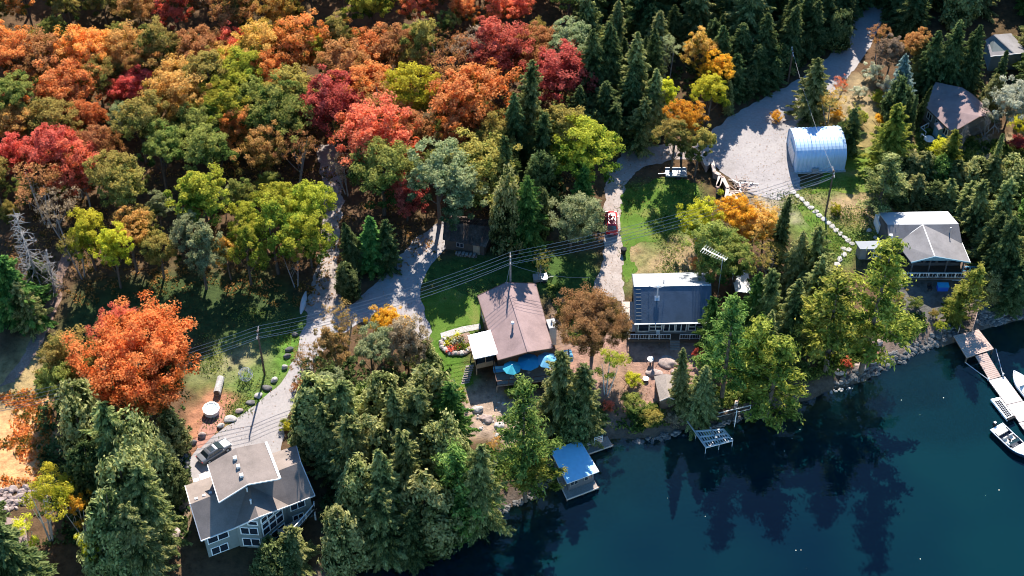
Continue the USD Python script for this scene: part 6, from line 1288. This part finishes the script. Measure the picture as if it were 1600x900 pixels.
# watercraft lift with dark bunk slats
q = [W(1548, 623.5, .55), W(1562, 620, .55), W(1585.5, 651.5, .55), W(1574, 656.5, .55)]; t = thing('jet_ski_lift', 'white watercraft lift with dark bunks beside the floating dock', 'boat lift', [*q[0][:2], 0]); Q = np.array(q)
MB().slab(Q, .3).build('float', 'plastic_white', t)
for w_ in (.28, .5, .72):
    for k in range(9): s0, s1 = .14 + k * .085, .14 + k * .085 + .06; o = lambda w, s: (Q[0] * (1 - w) + Q[1] * w) * (1 - s) + (Q[3] * (1 - w) + Q[2] * w) * s; MB().slab([o(w_ - .08, s0) + [0, 0, .05], o(w_ + .08, s0) + [0, 0, .05], o(w_ + .08, s1) + [0, 0, .05], o(w_ - .08, s1) + [0, 0, .05]], .05).build('bunk', 'plastic_black', t)
MB().bar(Q[3] + [0, 0, .1], Q[2] + [0, 0, .1], .35, .2).build('end_roller', 'plastic_black', t)
# --- boats
def boat(stern, bow, z, name, label, hullm, deckm, beam, outboard=True, canopy=None):
    s, b = W(*stern, z), W(*bow, z); L = np.linalg.norm((b - s)[:2]); a = math.atan2(b[1] - s[1], b[0] - s[0]); t = thing(name, label, 'boat', [s[0], s[1], 0], None, a); h = beam / 2; S_ = []
    for u in np.linspace(0, 1, 12):
        w = h * (1 if u < .55 else max(.03, (1 - ((u - .55) / .45) ** 2.2))); top = .62 + .25 * u ** 2; k = .12 + .5 * max(0, u - .6) ** 1.2
        S_.append(np.array([[u * L, -w, top], [u * L, -w * .92, .25 + .3 * k], [u * L, -w * .5, -.1 + k], [u * L, 0, -.25 + k * 1.3], [u * L, w * .5, -.1 + k], [u * L, w * .92, .25 + .3 * k], [u * L, w, top], [u * L, w * .86, top + .02], [u * L, w * .8, .25 + k * .5], [u * L, 0, .22 + k * .6], [u * L, -w * .8, .25 + k * .5], [u * L, -w * .86, top + .02]]))
    put('hull', loft(S_), hullm, t, 40)
    g_ = MB(); top = lambda u: .66 + .25 * u ** 2; wf_ = lambda u: h * (1 if u < .55 else max(.03, (1 - ((u - .55) / .45) ** 2.2)))
    us = np.linspace(0, 1, 14)
    for sg in (-1, 1): g_.path([[u * L, sg * wf_(u) * .95, top(u)] for u in us], .07, 5)
    g_.build('gunwale', deckm, t)
    MB().slab([[.66 * L, -wf_(.66) * .85, .80], [.66 * L, wf_(.66) * .85, .80], [.84 * L, wf_(.84) * .8, .86], [.97 * L, 0, .92], [.84 * L, -wf_(.84) * .8, .86]], .06).build('foredeck', deckm, t)
    MB().slab([[0, -h * .85, .68], [0, h * .85, .68], [.13 * L, h * .85, .68], [.13 * L, -h * .85, .68]], .08).build('swim_platform', deckm, t)
    for y in (-.45, .45):
        MB().box([.42 * L, y * h, .55], (.6, h * .55, .16)).box([.36 * L, y * h, .8], (.14, h * .55, .5)).build('seat', 'seat_cream', t)
    MB().box([.18 * L, 0, .55], (.55, h * 1.5, .3)).build('rear_bench', 'seat_cream', t); MB().box([.52 * L, -h * .45, .72], (.35, h * .6, .5)).build('console', deckm, t)
    MB().slab([[.58 * L, -h * .8, .85], [.58 * L, h * .8, .85], [.54 * L, h * .7, 1.25], [.54 * L, -h * .7, 1.25]], .03, (-1, 0, 0)).build('windscreen', 'glass_car', t); MB().tube([.5 * L, -h * .45, .98], [.49 * L, -h * .45, 1.0], .2, .2, 12).build('steering_wheel', 'plastic_black', t)
    if outboard: o = MB().hull([[-.55 + x, y, zz] for x in (0, .42) for y in (-.18, .18) for zz in (.55, 1.05)] + [[-.4, 0, 1.15]]).build('outboard_motor', 'plastic_black', t); MB().box([-.35, 0, .1], (.16, .1, 1.0)).build('motor_leg', 'plastic_black', o); MB().hull([[-.5 + x, y, zz] for x in (0, .3) for y in (-.15, .15) for zz in (1.1, 1.18)]).build('cowl', 'plastic_white', o)
    if canopy: MB().hull([[.18 * L, -h * .85, .72], [.18 * L, h * .85, .72], [.9 * L, 0, .95], [.62 * L, -h * .9, .85], [.62 * L, h * .9, .85], [.5 * L, 0, 1.35]]).build('boat_cover', canopy, t)
boat((1556, 668), (1606, 716), .4, 'motor_boat', 'navy hulled open motor boat moored at the end dock', 'hull_navy', 'plastic_white', 2.3)
boat((1624, 634), (1583, 583), .4, 'motor_boat', 'white motor boat with covered seats right of the floating dock', 'plastic_white', 'plastic_white', 2.3, True, 'trim_white')
# --- barrels, steps and clutter by the grey house
for x, y, rr_, hh, lab, mt in ((1541, 445, .45, .8, 'small bright blue barrel nearest the grey house deck', 'cloth_blue'), (1551, 447, .62, 1.0, 'large cobalt blue barrel beside the stone bank', 'plastic_blue')):
    p = G(x, y); t = thing('barrel', lab, 'barrel', p); MB().tube(p, p + [0, 0, hh * .5], rr_ * .9, rr_, 14).tube(p + [0, 0, hh * .5], p + [0, 0, hh], rr_, rr_ * .88, 14).build('barrel_side', mt, t); MB().tube(p + [0, 0, hh], p + [0, 0, hh + .05], rr_ * .92, rr_ * .85, 14).build('lid', mt, t)
for x, y, a, lab in ((1536, 461, .9, 'black deck chair on the stone bank'), (1452, 452, .2, 'dark chair against the lower grey house wall')):
    p = G(x, y); t = thing('garden_chair', lab, 'chair', p); MB().box(p + [0, 0, .42], (.6, .6, .07), a).build('seat', 'plastic_black', t); MB().box(p + [-math.sin(a) * .3, math.cos(a) * .3, .75], (.6, .07, .6), a).build('backrest', 'plastic_black', t)
    for dx in (-.24, .24):
        for dy in (-.24, .24): MB().box(p + [dx, dy, .2], (.06, .06, .4), a).build('leg', 'plastic_black', t)
p = G(1472, 452); t = thing('storage_box', 'deep blue storage box under the grey house deck', 'box', p); MB().box(p + [0, 0, .45], (1.5, .8, .9)).build('box_side', 'plastic_blue', t); MB().box(p + [0, 0, .93], (1.6, .9, .07)).build('lid', 'cloth_blue', t)
p = G(1358, 361); t = thing('pale_boulder', 'single white stone on the grass left of the grey house', 'boulder', p); v, f = stone(RS(3), .4, .35, .3, 2); put('rock', (place(v, p + [0, 0, .1], 0), f), 'rock_pale', t, 50)
p = G(1368, 372); t = thing('pale_boulder', 'white stone touching the grey house side porch', 'boulder', p); v, f = stone(RS(4), .35, .3, .28, 2); put('rock', (place(v, p + [0, 0, .1], 0), f), 'rock_pale', t, 50)
p = G(844, 438); t = thing('garden_cart', 'shaded grey cart on the grass behind the brown roof', 'cart', p); MB().box(p + [0, 0, .55], (2.0, 1.2, .5), .1).build('tray', 'metal_grey', t); MB().bar(p + [1.0, 0, .6], p + [1.9, 0, .8], .06).build('handle', 'metal_grey', t)
for s in (-.6, .6):
    for e_ in (-.55, .55): MB().tube(p + [s, e_ - .05, .25], p + [s, e_ + .05, .25], .25, .25, 10).build('wheel', 'rubber', t)
# floating leaves and flecks on the lake
r = RS(61); m = MB()
for k in range(22):
    x, y = r.uniform(930, 1590), r.uniform(560, 900)
    q = W(x, y, .0)
    if not LAKE.contains(Point(q[:2])): continue
    s = r.uniform(.03, .09); m.slab([q + [s * math.cos(b), s * math.sin(b), .03] for b in np.arange(6) * PI / 3], .02)
m.build('floating_leaves', 'leaf_bits', None, label='pale flecks of leaf floating on the lake', cat='leaves', kind='stuff')
# --- utility poles and wires
def pole(px, py, H, label, arm=True, tipped=True):
    b = G(px, py, H); b[2] -= H; t = thing('utility_pole', label, 'utility pole', b); MB().tube(b - [0, 0, .5], b + [0, 0, H], .16, .11, 9).build('pole_shaft', 'wood_dark' if py < 380 or px < 600 else 'wood_weathered', t)
    if arm:
        c = MB().box(b + [0, 0, H - .45], (.14, 2.2, .14)).build('crossarm', 'wood_weathered', t)
        for y in (-1.0, -.35, .35, 1.0): MB().tube(b + [0, y, H - .38], b + [0, y, H - .15], .05, .04, 6).build('insulator', 'trim_white', c)
    return b + [0, 0, H]
p0 = pole(-60, 640, 9, 'utility pole past the left edge of the picture'); p1 = pole(402, 517, 9, 'utility pole standing in the clearing above the wire orb'); p2 = pole(797.5, 401, 9, 'utility pole behind the ridge of the brown roofed house'); p3 = pole(1303, 266, 9, 'utility pole at the front corner of the quonset garage')
p4 = pole(1239, 78, 6.5, 'utility pole among the spruces along the shaded lane'); p5 = pole(1497, 76, 8, 'slim utility pole with white lamp behind the upper brown house', False)
lp = thing('yard_lamp', 'white lamp head on the slim pole behind the upper house', 'lamp', p5); MB().bar(p5 + [0, 0, -.1], p5 + [-.5, -.2, .1], .06).build('lamp_arm', 'aluminium', lp); MB().tube(p5 + [-.5, -.2, -.1], p5 + [-.5, -.2, .15], .3, .18, 10).build('lamp_head', 'plastic_white', lp)
def wire(a, b, sag, n=14): return [np.asarray(a) * (1 - s) + np.asarray(b) * s - np.array([0, 0, 4 * sag * s * (1 - s)]) for s in np.linspace(0, 1, n)]
for off, dz, lab, rr_ in ((1.0, -.15, 'uppermost power line crossing the picture', .03), (.35, -.15, 'second power line from the top', .03), (-.35, -.15, 'third power line from the top', .03), (-1.0, -.15, 'fourth power line from the top', .03), (0, -1.5, 'lowest cable crossing the picture', .04)):
    P = []
    for a, b in ((p0, p1), (p1, p2), (p2, p3)): P += wire(a + [0, off, dz], b + [0, off, dz], 1.3 if dz > -1 else 1.6)
    t = thing('power_line', lab, 'wire', p2, 'power lines between the utility poles'); MB().path(P, rr_, 4).build('cable', 'wire_bright', t)
for a, b, sag, lab in ((p3 - [0, 0, .3], p4 - [0, 0, .3], 1.0, 'service wire rising from the garage pole to the lane pole'), (p2 - [0, 0, 1.5], W(922, 434, p2[2] - 3.2), .8, 'service wire from the middle pole toward the maple'), (p2 - [0, 0, 1.2], W(791, 443, p2[2] - 3.6), .1, 'short drop wire onto the brown ridge'), (p3 - [0, 0, 1.5], W(1250, 294, p3[2] - 5.5), .3, 'service wire dropping from the garage pole to the yard')):
    t = thing('service_wire', lab, 'wire', a); MB().path(wire(a, b, sag), .03, 4).build('cable', 'wire_bright', t)
# rock and soil clutter: low plants on the open ground
def tufts(name, polys, n, col, label, seed, size=.16, hgt=.22, spread=.25, per=7):
    rr = RS(seed); pl = unary_union([gpoly(p) for p in polys]); x0, y0, x1, y1 = pl.bounds; shapely.prepare(pl); C = []
    while len(C) < n:
        q = np.stack([rr.uniform(x0, x1, 4000), rr.uniform(y0, y1, 4000)], 1); q = q[shapely.contains(pl, shapely.points(q))]
        dn = meshkit.fbm(np.column_stack([q * .22, np.full(len(q), seed * 1.3)]), 3, seed); q = q[rr.rand(len(q)) < np.clip((dn - .42) * 5, 0, 1)]; C += list(q)
    C = np.array(C[:n]); z = Hz(C[:, 0], C[:, 1]); c = np.repeat(np.column_stack([C, z + .12]), per, 0); k = len(c); c = c + rr.normal(0, 1, (k, 3)) * [spread, spread, hgt * .3]; c[:, 2] = np.maximum(c[:, 2], Hz(c[:, 0], c[:, 1]) + .03)
    v, f = leafcards(c, np.tile([0, -.2, .9], (k, 1)), size, rr, 1.6); path = put(name, (v, f), col, None, False, label, 'plants', None, 'stuff'); primvar(path, 'leaf', np.repeat(np.stack([rr.rand(k), np.clip(rr.normal(.5, .2, k), 0, 1), np.ones(k)], 1), 4, 0))
tufts('meadow_plants', [[(965, 290), (1095, 280), (1105, 440), (975, 440)], [(1190, 310), (1440, 250), (1400, 350), (1320, 410)], [(325, 480), (475, 480), (440, 610), (320, 680), (300, 610)]], 3000, 'leaf_green', 'low green plants scattered over the open grass', 71, .09, .06, .6, 4)
tufts('fallen_leaves', [[(300, 740), (330, 690), (445, 590), (500, 490), (690, 345), (712, 360), (660, 440), (676, 535), (600, 510), (500, 570), (440, 720), (360, 820)], [(640, 460), (760, 430), (750, 610), (650, 600)], [(930, 240), (1105, 215), (1110, 440), (930, 480)], [(1100, 215), (1240, 190), (1250, 310), (1150, 300)], [(1190, 310), (1440, 250), (1400, 350), (1320, 410)], [(860, 450), (1115, 530), (1060, 650), (900, 640)]], 1300, 'leaf_rust', 'single fallen leaves blown over the gravel and lawns', 76, .06, .02, 1.4, 3)
tufts('forest_litter', [[(0, 40), (900, 40), (900, 330), (480, 480), (120, 480), (0, 400)]], 5000, 'leaf_rust', 'brown leaf litter and low growth on the forest floor', 72, .12)
tufts('orange_litter', [[(-60, 625), (50, 610), (80, 640), (76, 752), (-60, 765)]], 650, 'leaf_orange', 'scattered orange fallen leaves on the slope at the left edge', 73, .14, .12)
tufts('bank_growth', [[(720, 800), (840, 740), (900, 690), (1010, 670), (1200, 620), (1330, 570), (1490, 500), (1480, 470), (1300, 540), (1150, 600), (1000, 640), (900, 640), (740, 740)], [(850, 440), (940, 470), (900, 540)], [(1430, 200), (1600, 230), (1600, 280), (1440, 260)]], 3600, 'leaf_green', 'low green growth along the lake bank', 74, .18)
tufts('undergrowth', [[(470, 560), (700, 560), (720, 700), (700, 830), (520, 860), (500, 800)], [(60, 560), (300, 640), (290, 850), (60, 850)], [(900, 40), (1300, 40), (1150, 140), (1000, 220), (800, 250)], [(1400, 250), (1620, 250), (1620, 450), (1520, 420), (1420, 330)]], 5000, 'needle_dark', 'dark low growth under the evergreens', 75, .22)
